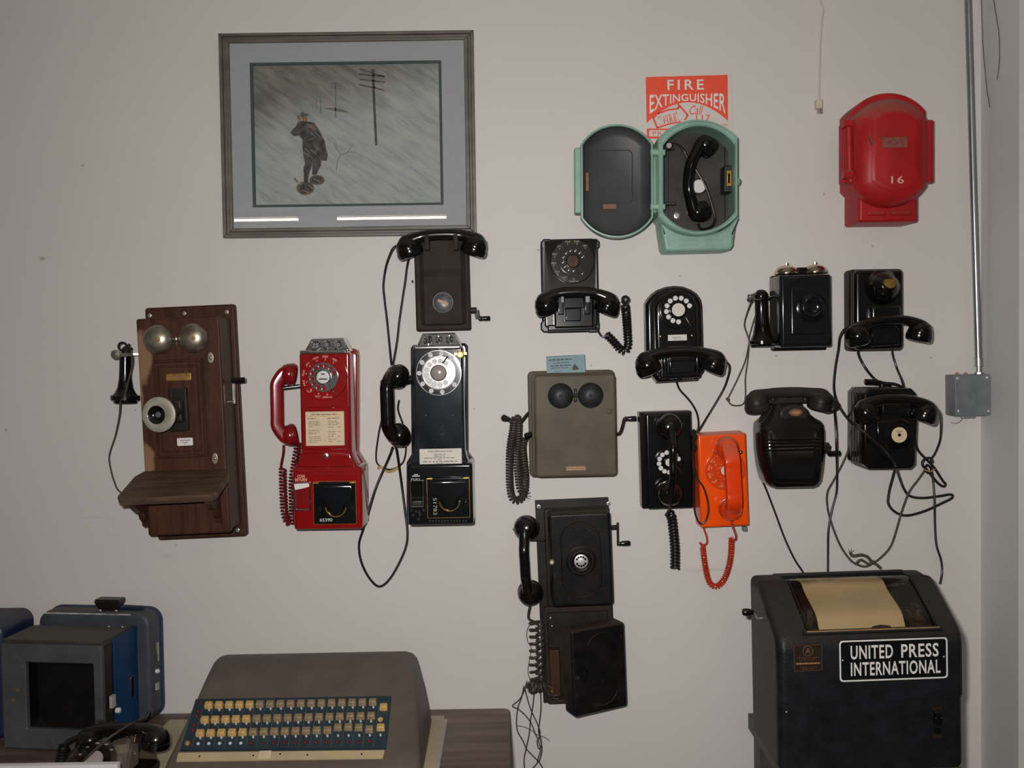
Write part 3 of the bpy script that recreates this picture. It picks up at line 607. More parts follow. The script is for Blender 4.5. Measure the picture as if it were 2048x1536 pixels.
# ================================================================ RED CALL BOX, CLOSED
T = Thing('fire_call_box', 'closed red metal call box with domed door stencilled 16', 'call box', 1770, 315, -0.2)
d = .10
so = stadium(T.rect(1702, 191, 1848, 412, d), M(38, d))
part('housing', T, 'red_box_paint', prism(stadium(T.rect(1700, 188, 1849, 410, .08), M(36, .08)), .0005, .088, .003))
do = stadium(T.rect(1704, 199, 1851, 414, .12), M(40, .12))
part('door', T, 'red_box_paint', loft([[(x, -dd, z) for x, z in inset(do, k)] for k, dd in ((0, .088), (0, .118), (.0025, .130), (.008, .142), (.017, .152), (.030, .160), (.034, .1615), (.036, .1635), (.046, .1655))]), label='domed door')
num = T.q(1795, 359.5, .1672)
part('stencilled_number', T, 'pale_red_print', text('16', num, M(25, .167), M(15, .167), bold=.012, spacing=1.15))
pl = part('name_plate', T, 'dim_print', prism(rrect(T.rect(1764, 274, 1815, 295, .166), .001), .16, .1668, .0005)); pl.data.materials[0] = mat('plate_red_worn', (.26, .05, .04), .5, var=.4, scale=120)
mat('plate_print_red', (.15, .07, .05), .6, var=.3, scale=90); part('plate_border', pl, 'plate_print_red', frame(R4(T.rect(1764, 274, 1815, 295, .167)), R4(T.rect(1765.0, 275.5, 1813.5, 293.5, .167)), .1665, .1673, .0002))
part('plate_print', pl, 'plate_print_red', *lines(T, T.rect(1766, 276, 1813, 293, .167), .1668, [(.2, .8, .3, .004), (.05, .95, .7, .004)], 3))
part('chipped_paint', T, 'plate_print_red', prism(T.o([(1738, 273), (1740, 274), (1747, 289), (1744.5, 289.5)], .1665), .16, .1672, 0))
part('hinge_plate', T, 'red_box_paint', prism(rrect(T.rect(1684, 246, 1712, 366, .095), .004), .07, .098, .003))
part('hinge_barrel', T, 'red_box_paint', cyl(T.q(1697, 250, .11), T.q(1699, 352, .11), .0105, 16, .002))
for y in (248, 350): part('hinge_knuckle', T, 'red_box_paint', bar(T.q(1685, y, .11), T.q(1712, y, .11), M(15, .1), .03, bev=.003))
part('hinge_nut', T, 'red_box_paint', cyl(T.q(1695, 240, .11), T.q(1695, 246, .11), .006, 8)); part('hinge_nut', T, 'red_box_paint', dome(T.q(1702, 361, .11), (0, -1, 0), .011, .01))
part('door_flange', T, 'red_box_paint', prism(rrect(T.rect(1848, 240, 1866, 365, .11), .003), .09, .115, .004, bev0=.003))
b_ = T.rect(1717, 380, 1837, 443, .105)
part('base', T, 'red_box_paint', prism(rrect((b_[0], b_[1], b_[2], b_[3] + .1), .006), .0005, .105, .01, 4))
part('base_rib', T, 'red_box_paint', *[prism(rrect(T.rect(x0, 424, x1, 431, .107), .004), .1, .112, .004, 3) for x0, x1 in ((1734, 1772), (1782, 1824))])

# ================================================================ WOODEN WALL TELEPHONE
def woodmat(name, c1, c2, sc=9.0, axis='Z', worn=None, wornarea=None):
    m = bpy.data.materials.new(name); m.use_nodes = True; nt = m.node_tree; N = nt.nodes; L = nt.links; b = N['Principled BSDF']; b.inputs['Roughness'].default_value = .45; b.inputs['Specular IOR Level'].default_value = .2
    tc = N.new('ShaderNodeTexCoord'); mp = N.new('ShaderNodeMapping'); mp.inputs['Scale'].default_value = (sc * 9, sc * 9, sc) if axis == 'Z' else (sc, sc * 9, sc * 9)
    L.new(tc.outputs['Object'], mp.inputs[0]); n = N.new('ShaderNodeTexNoise'); n.inputs['Scale'].default_value = 1.0; n.inputs['Detail'].default_value = 9; n.inputs['Roughness'].default_value = .6; L.new(mp.outputs[0], n.inputs['Vector'])
    r = N.new('ShaderNodeValToRGB'); e = r.color_ramp.elements; e[0].position = .35; e[0].color = c1 + (1,); e[1].position = .68; e[1].color = c2 + (1,); L.new(n.outputs['Fac'], r.inputs['Fac']); out = r.outputs[0]
    if worn:
        nz = N.new('ShaderNodeTexNoise'); nz.inputs['Scale'].default_value = 22; nz.inputs['Detail'].default_value = 5; L.new(tc.outputs['Object'], nz.inputs['Vector'])
        acc = None
        for (cx, cz, rx, rz) in wornarea:
            s1 = N.new('ShaderNodeVectorMath'); s1.operation = 'SUBTRACT'; s1.inputs[1].default_value = (cx, 0, cz); L.new(tc.outputs['Object'], s1.inputs[0])
            s2 = N.new('ShaderNodeVectorMath'); s2.operation = 'MULTIPLY'; s2.inputs[1].default_value = (1 / rx, 0, 1 / rz); L.new(s1.outputs[0], s2.inputs[0])
            s3 = N.new('ShaderNodeVectorMath'); s3.operation = 'LENGTH'; L.new(s2.outputs[0], s3.inputs[0])
            a = N.new('ShaderNodeMath'); a.operation = 'MULTIPLY_ADD'; a.inputs[1].default_value = 1.1; L.new(nz.outputs['Fac'], a.inputs[0]); L.new(s3.outputs['Value'], a.inputs[2])
            mr = N.new('ShaderNodeMapRange'); mr.inputs[1].default_value = 1.55; mr.inputs[2].default_value = 1.25; mr.inputs[4].default_value = .85; L.new(a.outputs[0], mr.inputs[0])
            if acc is None: acc = mr.outputs[0]
            else:
                q = N.new('ShaderNodeMath'); q.operation = 'MAXIMUM'; L.new(acc, q.inputs[0]); L.new(mr.outputs[0], q.inputs[1]); acc = q.outputs[0]
        wx = N.new('ShaderNodeMixRGB'); wx.inputs[2].default_value = worn + (1,); L.new(acc, wx.inputs[0]); L.new(out, wx.inputs[1]); out = wx.outputs[0]
    L.new(out, b.inputs['Base Color']); MATS[name] = m
T = Thing('wooden_telephone', 'antique wooden crank telephone with two bells, mouthpiece and writing shelf', 'telephone', 385, 850, 1.75)
fq = lambda x, y, dd=.14: T.q(x, y, dd)
w1, w2, w3 = fq(283, 715), fq(292, 915), fq(283, 790)
woodmat('dark_oak', (.036, .0135, .0075), (.070, .027, .0140)); 
woodmat('dark_oak_worn', (.040, .015, .0082), (.078, .030, .0155), worn=(.27, .155, .085), wornarea=[(w1.x, w1.z, .028, .075), (w2.x, w2.z, .024, .05), (w3.x - .01, w3.z, .016, .05)])
woodmat('dark_oak_shelf', (.055, .032, .02), (.115, .07, .045), axis='X')
part('backboard', T, 'dark_oak', prism(rrect(T.rect(289.5, 616, 494, 1073, .02), .008), .0005, .022, .005, 4))
bf = T.rect(271.5, 638, 461, 1065, .14)
part('case', T, 'dark_oak', prism(rrect((bf[0] + .006, bf[1] + .004, bf[2] - .004, bf[3] - .004), .004), .02, .124, .002))
part('case_door', T, 'dark_oak_worn', prism(rrect(bf, .006), .122, .14, .0045, 4))
pr = T.rect(305, 721, 417, 913, .14); pin = T.rect(315, 733, 405, 902, .14)
part('door_panel', T, 'dark_oak', frame(R4(pr), R4(T.rect(310, 727, 411, 908, .14)), .135, .1435, .002), frame(R4(pin), R4(T.rect(318, 736, 402, 899, .14)), .135, .1425, .0012))
for cx, cy in ((316, 679), (387, 676.5)):
    b = part('bell', T, 'bell_nickel', lathe(T.q(cx, cy, .148), (0, -1, 0), [(M(30, .16), 0), (M(30, .16), .003), (M(29, .16), .008), (M(26, .16), .014), (M(20, .16), .020), (M(12, .16), .0235), (M(5, .16), .0245), (0, .0245)], 36))
    part('bell_screw', b, 'copper_tan', dome(T.q(cx, cy, .1725), (0, -1, 0), .005, .004))
    part('bell_post', b, 'steel', cyl(T.q(cx, cy, .139), T.q(cx, cy, .15), .006))
part('clapper', T, 'dull_nickel', cyl(T.q(346, 678.5, .15), T.q(359, 678, .15), .0035, 10), dome(T.q(352, 678, .15), (0, -1, 0), .007, .006)); part('clapper_rod', T, 'steel', cyl(T.q(353, 679, .146), T.q(353, 690, .142), .0025))
for cx, cy in ((421.5, 715.5), (430, 917)):
    h = part('door_screw_plate', T, 'dull_nickel', prism(ell(*[T.q(cx, cy, .14)[i] for i in (0, 2)], .0075, .0145, 20), .139, .1425, .001)); part('screw_head', h, 'steel', dome(T.q(cx, cy, .142), (0, -1, 0), .0045, .003))
np_ = part('name_plate', T, 'brass', prism(rrect(T.rect(332, 748, 382, 760, .143), .001), .139, .144, .0005)); part('plate_print', np_, 'brown_ink', *lines(T, T.rect(333, 749, 381, 759, .144), .144, [(.06, .94, .35, .0032), (.15, .85, .72, .0028)], 8))
cd = part('paper_label', T, 'white_card', prism(rrect(T.rect(354, 876.5, 386, 890.5, .143), .0015), .14, .1438, 0)); part('label_print', cd, 'ink', *lines(T, T.rect(355, 877, 385, 890, .144), .1438, [(.15, .85, .3, .0018), (.3, .7, .58, .0014), (.44, .56, .8, .0014)], 4))
part('transmitter_bracket', T, 'bakelite_dusty', prism(rrect(T.rect(336, 777, 378, 862, .148), .003), .14, .150, .004, 3), prism(rrect(T.rect(346, 800, 368, 845, .16), .006), .148, .168, .008, 3), tube([T.q(357, 822, .165), T.q(349, 826, .185), T.q(336, 828, .2)], .010, 12))
mc = T.q(319, 829, .205); ax = Vector((-.16, -1, .01))
part('transmitter_cup', T, 'bakelite', lathe(mc, -ax, [(M(34, .2), -.001), (M(33, .2), .01), (M(26, .2), .022), (M(12, .2), .03), (0, .03)], 36))
part('transmitter_face', T, 'nickel_face', lathe(mc, ax, [(M(35.5, .21), 0), (M(35.5, .21), .004), (M(34, .21), .0055), (M(22, .21), .0065), (M(20, .21), .005)], 40))
part('mouthpiece', T, 'bakelite', lathe(mc, ax, [(M(13, .22), .004), (M(15, .22), .010), (M(16, .22), .013), (M(18.5, .22), .015), (M(18.5, .22), .016), (M(17, .22), .015), (M(13, .22), .010), (M(8, .22), .006), (0, .0055)], 32))
part('mouthpiece_mesh', T, 'steel', lathe(mc, ax, [(M(6, .22), .005), (M(6, .22), .0075), (0, .0078)], 18))
for cx, cy in ((300, 631), (369, 627), (454, 624), (476, 1060)):
    s = part('board_screw', T, 'screw', lathe(T.q(cx, cy, .0215), (0, -1, 0), [(.0052, 0), (.0052, .001), (.003, .0025), (0, .0028)], 16)); part('screw_slot', s, 'ink', prism(ell(*[T.q(cx, cy, .024)[i] for i in (0, 2)], .0016, .0016, 10), .022, .0246, 0))
# writing shelf, sloping down towards the reader
so = [(-1, 0)]
sb, sf = .140, .262
top = [T.q(288, 944, sb), T.q(452, 939, sb), T.q(457, 951, sb + .02), T.q(434, 985, sf - .012), T.q(424, 991, sf), T.q(240, 1000, sf), T.q(236, 992, sf - .012), T.q(268, 955, sb + .02)]
tv = [Vector(v) for v in top]; lo = [v + Vector((0, 0, -.014)) for v in tv]; ml = [v.lerp(sum(tv, Vector()) / 8, .02) + Vector((0, 0, .0025)) for v in tv]
part('writing_shelf', T, 'dark_oak_shelf', loft([lo, [v + Vector((0, 0, .004)) for v in lo], [v.lerp(sum(tv, Vector()) / 8, -.012) + Vector((0, 0, -.006)) for v in tv], tv, ml]), angle=25)
for bxp in ((262, 1004, 305, 1050), (408, 1000, 436, 1042)):
    xl, xr = T.q(bxp[0] + 22, 1000, .14).x, T.q(bxp[0] + 34, 1000, .14).x
    z1_, z0_ = T.q(290, 1003, .14).z, T.q(290, 1052, .14).z
    prof = [(-.136, z0_), (-.146, z0_), (-.15, z0_ + .012), (-.165, z0_ + .022), (-.172, z0_ + .038), (-.20, z0_ + .046), (-.225, z1_ - .001), (-.225, z1_ + .004), (-.136, z1_ + .006)]
    part('shelf_bracket', T, 'dark_oak', loft([[(xl, y, z) for y, z in prof], [(xr, y, z) for y, z in prof]]), angle=30)
# receiver on its hook
hk = T.q(276, 709, .075)
part('switch_hook', T, 'dull_nickel', bar(T.q(285, 708, .07), T.q(262, 709, .08), .007, .004, bev=.001), bar(T.q(264, 709, .085), T.q(240, 711, .105), .009, .005, bev=.001), bar(T.q(264, 709, .075), T.q(246, 709, .06), .009, .005, bev=.001), lathe(T.q(232, 709, .108), (0, -1, 0), [(M(9), 0), (M(9), .004), (0, .005)], 22))
rt, rb = T.q(250.5, 710, .085), T.q(250, 806, .085); axr = rb - rt; Lr = axr.length
rec = part('receiver', T, 'bakelite', lathe(rt, axr, [(.008, -.002), (.0135, 0), (.0142, .01), (.0145, Lr * .3), (.0155, Lr * .5), (.019, Lr * .68), (.026, Lr * .80), (.0325, Lr * .845)], 30), label='bell-shaped ear receiver')
part('receiver_cap', rec, 'bakelite', lathe(rt, axr, [(.033, Lr * .84), (.0355, Lr * .845), (.0355, Lr * .935), (.030, Lr * .95), (.028, Lr * .995), (.01, Lr)], 30))
part('receiver_ring', rec, 'bakelite_dusty', *[tube([T.q(245 + 8 * math.cos(a), 693 - 8 * math.sin(a), .085) for a in [i * math.pi / 6 for i in range(13)]], .003, 6, 3)], dome(T.q(252, 706, .085), (0, 0, 1), .012, .018), cyl(T.q(252, 700, .085), T.q(259, 688, .085), .003), cyl(T.q(254, 703, .085), T.q(264, 696, .085), .003))
part('receiver_cord', T, 'cloth_cord', tube(T.path([(258, 690, .085), (265, 712, .085), (264, 732, .10), (256, 765, .108), (248, 795, .124), (241, 803, .118), (239, 830, .08), (231, 870, .05), (220, 905, .03), (219, 925, .025), (228, 962, .025), (242, 985, .03), (290, 1004, .06)]), .0022, 6))
ck = T.q(456, 804, .085)
c_ = part('crank', T, 'dull_nickel', cyl(T.q(446, 804, .085), T.q(469, 803, .085), .0045, 12), bar(T.q(468.5, 808, .085), T.q(467, 761, .085), .008, .005, bev=.001)); part('crank_grip', c_, 'bakelite', cyl(T.q(464, 761.5, .09), T.q(491, 760, .09), .0075, 16, .002))
part('side_hook', T, 'dull_nickel', tube([T.q(458, 936, .06), T.q(466, 938, .06), T.q(470, 933, .06)], .002, 6))

# ================================================================ COIN TELEPHONES
def payphone(name, label, px, py, tilt, u, red):
    """u: dict of pixel measurements of this phone"""
    T = Thing(name, label, 'telephone', px, py, tilt)
    body = 'red_enamel' if red else 'black_enamel'; body2 = 'red_enamel' if red else 'black_enamel_scuffed'
    d1, d2 = .125, .155
    bp = u['back']
    part('backplate', T, body, prism(T.o(bp, .03), .0005, .034, .006, 4), prism(inset(T.o(bp, .045), .0035), .03, .05, .004, 3))
    ub = T.rect(*u['upper'], d1); part('upper_housing', T, body2, prism(rrect(ub, .007), .04, d1, .006, 4))
    # flare that joins the upper housing to the coin box
    fl_ = T.o(u['flare'], d1); part('housing_flare', T, body2, prism(fl_, .05, d1 + .004, .006, 3))
    lb = T.rect(*u['lower'], d2)
    part('coin_box', T, body, prism(rrect(lb, .007), .045, d2, .008, 4))
    if not red: part('box_lip', T, body, prism(rrect((lb[0] + .004, lb[3] - M(29, d2), lb[2] - .004, lb[3] - M(26, d2)), .0015), d2 - .002, d2 + .004, .002))
    # chrome coin gauge
    g4 = T.o(u['gauge'], d1 + .004)
    lipz = min(p[1] for p in g4); lean = lambda v: Vector((v[0], v[1] + (v[2] - lipz) * .45, v[2])); gg = part('coin_gauge', T, 'chrome', xf(prism(g4, .085, d1 + .008, .006, 4), lean))
    part('gauge_lip', gg, 'chrome', prism(rrect((ub[0] + .004, lipz - .004, ub[2] - .004, lipz + .007), .003), .08, d1 + .013, .0052, 6))
    for (cx, cy, rp), s in zip(u['slots'], ('25', '5', '10')):
        c = lean(T.q(cx, cy, d1 + .008)); r = M(rp, d1)
        part('coin_slot', gg, 'chrome', lathe(c, (0, -1, .45), [(r, -.001), (r, .004), (r * .9, .0055), (r * .78, .005), (r * .72, .001), (0, .001)], 28))
        part('coin_figure', gg, 'bell_black' if not red else 'screw', text(s, c + Vector((0, -.0028, .001)), None, r * .9, bold=.01, up=(0, .41, .91)))
    # dial
    cx, cy, R = u['dial']; c = T.q(cx, cy, d1); R = M(R, d1)
    if red:
        dial(T, c, R, 'outer', plate='red_enamel', wheel='chrome', centre='grey_card', rc=.31, rw=.615, rh=.48, hr=.095, letters=True, rl=.82, disc_m='red_plastic', centre_lines=True, a0=20, stop_a=-58, depth=.012, print_m='peach_print')
    else:
        rt_ = dial(T, c, R, 'outer', plate='black_enamel', wheel='chrome', centre='clear_plastic', rc=.33, rw=.70, rh=.53, hr=.115, letters=False, disc_m='grey_card', a0=52, stop_a=60, depth=.012, dome_c=True)
        part('dial_ring', T, 'chrome', frame(ell(c.x, c.z, R * 1.02, R * 1.02, 48), ell(c.x, c.z, R * .97, R * .97, 48), d1 - .002, d1 + .009, .001), frame(ell(c.x, c.z, R * .76, R * .76, 48), ell(c.x, c.z, R * .715, R * .715, 48), d1 + .004, d1 + .012, .001))
        for i in range(9):
            a = math.radians(48 + 33 * i) if i < 8 else math.radians(-38)
            q = Vector((c.x + R * .865 * math.cos(a), -(d1 + .0075), c.z + R * .865 * math.sin(a)))
            nt_ = part('number_tab', T, 'grey_card', prism(ell(q.x, q.z, R * .105, R * .105, 18), d1 + .004, d1 + .0085, .0006))
            part('tab_figure', nt_, 'ink', text(DIALTXT[i + 1][:3] if i < 8 else '0', q + Vector((0, -.0012, R * .02)), R * .11 if i < 8 else R * .05, R * .05))
    # lower front: coin return, vault door
    x0, y0, x1, y1 = u['ret']; rr_ = T.rect(x0, y0, x1, y1, d2)
    rf = part('coin_return', T, 'chrome', frame(rrect(rr_, .003, 4), rrect((rr_[0] + .004, rr_[1] + .004, rr_[2] - .004, rr_[3] - .003), .002, 4), d2 - .003, d2 + .004, .0015))
    part('return_cup', rf, 'dark_hole' if not red else 'red_plastic', prism(rrect((rr_[0] + .003, rr_[1] + .003, rr_[2] - .003, rr_[3] - .003), .002, 3), d2 - .002, d2 + .0005, 0))
    part('return_flap', rf, 'chrome' if not red else 'red_enamel', prism(rrect((rr_[0] + .006, rr_[1] + .006, rr_[2] - .006, rr_[1] + M(13, d2)), .001, 3), d2, d2 + .003, .001))
    if not red: part('return_bar', rf, 'chrome', cyl((rr_[0] + .005, -d2 - .003, rr_[1] + M(20, d2)), (rr_[2] - .005, -d2 - .003, rr_[1] + M(20, d2)), .0012, 8))
    x0, y0, x1, y1 = u['vault']; v = T.rect(x0, y0, x1, y1, d2)
    vd = part('vault_door', T, 'black_enamel', prism(rrect(v, .003, 4), d2 - .003, d2 + .004, .0025, 3))
    part('vault_border', vd, 'brass', frame(rrect((v[0] - .0012, v[1] - .0012, v[2] + .0012, v[3] + .0012), .003, 4), rrect(v, .003, 4), d2 - .002, d2 + .0015, .0004))
    vw, vh = v[2] - v[0], v[3] - v[1]; cxv, czv = (v[0] + v[2]) / 2 + vw * .03, v[1] + vh * .42; rU = vw * .205
    up_ = [(v[0] + vw * .03, czv + vh * .13), (cxv - rU * 1.5, czv + vh * .12), (cxv - rU * .98, czv + vh * .02)] + [(cxv + rU * math.cos(t), czv + rU * math.sin(t)) for t in [math.pi + math.pi * i / 6 for i in range(1, 6)]] + [(cxv + rU * .98, czv + vh * .02), (cxv + rU * 1.4, czv + vh * .12), (v[2] - vw * .07, czv + vh * .13)]
    part('vault_upper_plate', vd, 'black_enamel', prism(T_poly := ([(v[0] + vw * .05, v[3] - vh * .06), *[(x, z) for x, z in up_], (v[2] - vw * .05, v[3] - vh * .06)]), d2 + .002, d2 + .011, .006, 4))
    part('vault_pull', vd, 'brass', tube([(cxv + rU * 1.18 * math.cos(t), -(d2 + .007), czv + rU * 1.18 * math.sin(t)) for t in [math.pi * 1.02 + math.pi * .96 * i / 10 for i in range(11)]], .0016, 6, 2), label='brass U-shaped rim')
    for sx in (-1, 1): part('vault_lobe', vd, 'black_enamel', prism(rrect((min(cxv + sx * rU * 1.55, cxv + sx * rU * 2.1), v[1] + vh * .1, max(cxv + sx * rU * 1.55, cxv + sx * rU * 2.1), czv + vh * .02), .003, 4), d2 + .003, d2 + .010, .005, 4))
    part('vault_serial', vd, 'white_print' if red else 'dim_print', text('65390', (v[0] + vw * .30, -(d2 + .0102), v[1] + vh * .11), vw * .3, vh * .075) if red else text('51783', (v[0] + vw * .185, -(d2 + .0107), v[1] + vh * .3), vh * .42, vw * .09, right=(0, 0, -1), up=(1, 0, 0)))
    for sx in (0, 1): part('vault_corner', vd, 'brass', prism(rrect((v[0] + vw * (.01 if sx == 0 else .87), v[3] - vh * .035, v[0] + vw * (.13 if sx == 0 else .99), v[3] - vh * .005), .0005, 2), d2 + .002, d2 + .0048, .0003))
    return T
U = dict(back=[(609, 700), (614, 697), (708, 697), (715, 701), (717, 712), (717, 905), (731, 927), (733, 1050), (729, 1054), (592, 1054), (592, 930), (604, 905), (604, 712)],
         upper=(598, 706, 703.5, 936), flare=[(600, 905), (703, 905), (705, 915), (717, 936), (590, 936), (600, 917)], lower=(585, 935.5, 725, 1058),
         gauge=[(606, 706), (620, 677), (684, 675), (700, 702)], slots=[(630, 691.5, 10.5), (652, 690, 8.2), (674, 690.5, 8.5)], dial=(648.5, 754, 47), ret=(588, 964, 622, 1021), vault=(627, 964, 712.5, 1047))
T = payphone('red_pay_telephone', 'red three-slot coin telephone with red handset and instruction card', 655, 870, 0.0, U, True)
d1, d2 = .125, .155
fr_ = T.rect(603, 814, 700, 898, d1); ci = T.rect(611, 823.5, 689.5, 890.5, d1)
part('card_frame', T, 'red_enamel', frame(rrect(fr_, .006, 5), rrect(ci, .002, 5), d1 - .002, d1 + .005, .0025))
cd = part('instruction_card', T, 'cream_card', prism(rrect((ci[0] - .001, ci[1] - .001, ci[2] + .001, ci[3] + .001), .002), d1 - .001, d1 + .0012, 0))
part('card_header', cd, 'brass', prism(R4((ci[0] + .002, ci[3] - .0125, ci[2] - .002, ci[3] - .0115)), d1 + .001, d1 + .0014, 0), prism(R4((ci[0] + .002, ci[3] - .0035, ci[2] - .002, ci[3] - .003)), d1 + .001, d1 + .0014, 0))
part('card_print', cd, 'brown_ink', *lines(T, ci, d1 + .0012, [(.15, .82, .085, .0022), (.06, .26, .2, .002), (.56, .86, .2, .002)] + [(.07, e, y, .0013) for y, e in ((.3, .38), (.345, .38), (.39, .38), (.44, .16), (.55, .38), (.6, .36), (.645, .28), (.74, .36), (.79, .38), (.84, .38), (.89, .3))] + [(.58, e, y, .0013) for y, e in ((.29, .84), (.34, .88), (.39, .82), (.46, .72), (.59, .78), (.66, .78), (.73, .72), (.82, .76), (.88, .72))] + [(.83, .9, y, .0013) for y in (.46, .59, .73, .88)], 5))
lk = part('lock', T, 'dull_nickel', lathe(T.q(652, 911, d1 + .003), (0, -1, 0), [(.0075, 0), (.0075, .003), (.006, .004), (0, .004)], 20)); part('keyhole', lk, 'dark_hole', prism(ell(*[T.q(652, 911, d1)[i] for i in (0, 2)], .0018, .003, 10), d1 + .006, d1 + .0073, 0))
part('coin_return_print', T, 'peach_print', text('COIN', T.q(602, 952.5, d2 + .0008), M(15, d2), M(6, d2), bold=.02), text('RETURN', T.q(602, 959.5, d2 + .0008), M(24, d2), M(6, d2), bold=.02))
part('embossed_lettering', T, 'red_plastic', *[prism(rrect(T.rect(x, 945.5 + (i % 2), x + 5, 950.5, d2), .001, 2), d2 - .001, d2 + .0015, .0007, 2) for i, x in enumerate([626, 633, 640, 646, 656, 663, 669, 675, 686, 692, 699, 705])])
part('paper_tag', T, 'white_card', prism(T.o([(588, 968), (617, 966), (619, 973), (605, 977), (590, 980)], d2 + .006), d2 + .006, d2 + .0064, 0), label='torn white paper slip')
handset(T, T.q(577, 748, .075), T.q(579, 871, .075), (-1, -.32, 0), m='red_plastic', rc=.0285, hc=.040, tilt=10, h=.031, thick=.0165, wide=.0165, end=1.1, ex=4.5, lift=1.0, sh=.93)
part('handset_hook', T, 'black_enamel', cyl(T.q(560, 777, .07), T.q(600, 772, .06), .005, 12)); 
part('handset_cord', T, 'dark_red_rubber', tube(T.path([(567, 890, .06), (566, 908, .06), (562, 930, .055), (563, 938, .05)]), .003), coil(T.path([(565, 936, .05), (566, 980, .045), (569, 1025, .04), (576, 1044, .04), (584, 1040, .04), (585, 1005, .04), (585, 960, .04), (590, 925, .04), (597, 885, .04)]), .0082, .0028, .0086))

U = dict(back=[(821, 697), (826, 690), (930, 686), (936, 692), (937, 905), (948, 920), (950, 1046), (946, 1049), (816, 1049), (813, 1045), (813, 925), (823, 908)],
         upper=(824.5, 695, 930.5, 930), flare=[(825, 905), (931, 905), (933, 915), (942, 935), (817, 935), (823, 917)], lower=(813.5, 928, 947, 1049),
         gauge=[(831, 697), (843, 667), (908, 665), (924, 694)], slots=[(855, 680.5, 9.5), (877.5, 679.5, 7), (899, 679, 7.8)], dial=(878, 745.5, 45), ret=(819, 960.5, 849, 1014.5), vault=(854, 955.5, 939.5, 1034))
T = payphone('black_pay_telephone', 'black three-slot coin telephone with chrome dial and typed card', 880, 865, 0.3, U, False)
tg = part('typed_card', T, 'tag_card', prism(R4(T.rect(838, 899, 923.5, 928, .17)), .158, .1605, .0004, 1)); rT = T.rect(838, 899, 923.5, 928, .1605)
part('card_print', tg, 'ink', text('WESTERN ELECTRIC', ((rT[0] + rT[2]) / 2, -.1612, rT[3] - .0055), (rT[2] - rT[0]) * .6, .0036, bold=.015), *lines(T, rT, .1605, [(.35, .62, .34, .0013), (.35, .6, .46, .0013), (.11, .84, .58, .0014), (.43, .52, .70, .0013), (.09, .90, .81, .0017), (.4, .55, .93, .0012)], 9))
bd = part('brass_badge', T, 'brass', lathe(T.q(921, 709, .126), (0, -1, 0), [(M(7), 0), (M(7), .004), (M(6), .0055), (M(4), .005), (0, .005)], 22), bar(T.q(908, 708, .127), T.q(934, 707, .127), .008, .003, bev=.001))
part('return_label', T, 'white_print', text('PULL', T.q(832, 957.5, .1562), M(19, d2), M(7.5, d2), bold=.0), *[prism(R4(T.rect(x0, y, x1, y + 1.2, .156)), .1545, .1558, 0) for x0, x1, y in ((824, 840, 951.5), (823, 842, 954), (828, 836, 948.5))])
part('embossed_lettering', T, 'bell_black', *[prism(rrect(T.rect(x, y, x + 4, y + 5, d2), .001, 2), d2 - .001, d2 + .0015, .0007, 2) for x, y in ((821, 1018), (830, 1020), (836, 1022), (845, 1018), (824, 1028), (838, 1027), (835, 1036))])
part('embossed_lettering', T, 'bell_black', *[prism(rrect(T.rect(x, 1040.5, x + 4, 1043.5, d2), .001, 2), d2 - .001, d2 + .0015, .0007, 2) for x in range(858, 935, 6)])
for x in (851, 905): part('housing_screw', T, 'bell_black', lathe(T.q(x, 831, .125), (0, -1, 0), [(.003, 0), (.003, .0015), (0, .002)], 12))
handset(T, T.q(792, 752, .085), T.q(796, 872, .085), (-1, -1.1, 0), m='bakelite', rc=.031, hc=.040, tilt=12, h=.033, thick=.0145, wide=.0165, end=1.2, ex=3.2, lift=1.0, sh=.9)
part('handset_hook', T, 'bakelite', cyl(T.q(812, 760, .06), T.q(828, 758, .06), .011, 16, .003), bar(T.q(800, 768, .07), T.q(818, 764, .06), .010, .012, bev=.002), dome(T.q(765, 765, .08), (-1, 0, 0), .008, .006))
part('handset_cord', T, 'rubber', tube(T.path([(785, 895, .06), (778, 915, .03), (752, 975, .03), (735, 1030, .05), (726, 1060, .02), (718, 1090, .008), (723, 1125, .008), (740, 1158, .008), (760, 1173, .008), (783, 1153, .008), (808, 1105, .008), (815, 1070, .01), (810, 1022, .012), (802, 960, .02), (794, 905, .05), (791, 893, .065)]), .0033))
part('spare_cord', T, 'rubber', tube(T.path([(798, 800, .03), (796, 820, .03), (806, 850, .02), (812, 885, .012), (809, 918, .010), (797, 933, .010), (778, 939, .010), (757, 930, .010), (752, 912, .010), (757, 870, .012), (767, 820, .02), (770, 795, .03)]), .0024)); part('cord_tie', T, 'yellow_tape', tube(T.path([(755, 937, .012), (762, 934, .013), (770, 941, .013), (780, 943, .013), (790, 939, .013), (800, 933, .012)]), .0034))
# ================================================================ BROWN-BLACK MAGNETO PHONE UNDER THE PICTURE
T = Thing('magneto_telephone', 'dull brown-black crank wall telephone below the picture, handset across its top', 'telephone', 884, 565, 0.6)
part('body', T, 'brown_black_paint', prism(rrect(T.rect(827, 478, 941.5, 660, .06), .005), .0005, .06, .006, 4))
fz = T.rect(846, 482, 924, 650, .075)
zt, zm, zb = T.q(885, 482, .08).z, T.q(885, 553, .08).z, T.q(885, 648, .07).z
xl, xr = fz[0], fz[2]
prof = [(-.055, zb - .004), (-.072, zb), (-.082, zm - .03), (-.084, zm), (-.076, zm + .02), (-.074, zt), (-.055, zt)]
part('front_casting', T, 'brown_black_paint', loft([[(xl - .012, y * .82, z) for y, z in prof], [(xl, y, z) for y, z in prof], [(xr, y, z) for y, z in prof], [(xr + .012, y * .82, z) for y, z in prof]]), angle=20)
for sx in (xl - .002, xr + .002): part('casting_edge', T, 'brown_black_paint', bar((sx, -.066, zt), (sx, -.07, zm - .05), .006, .012, bev=.003))
dc = T.q(886, 605, .081)
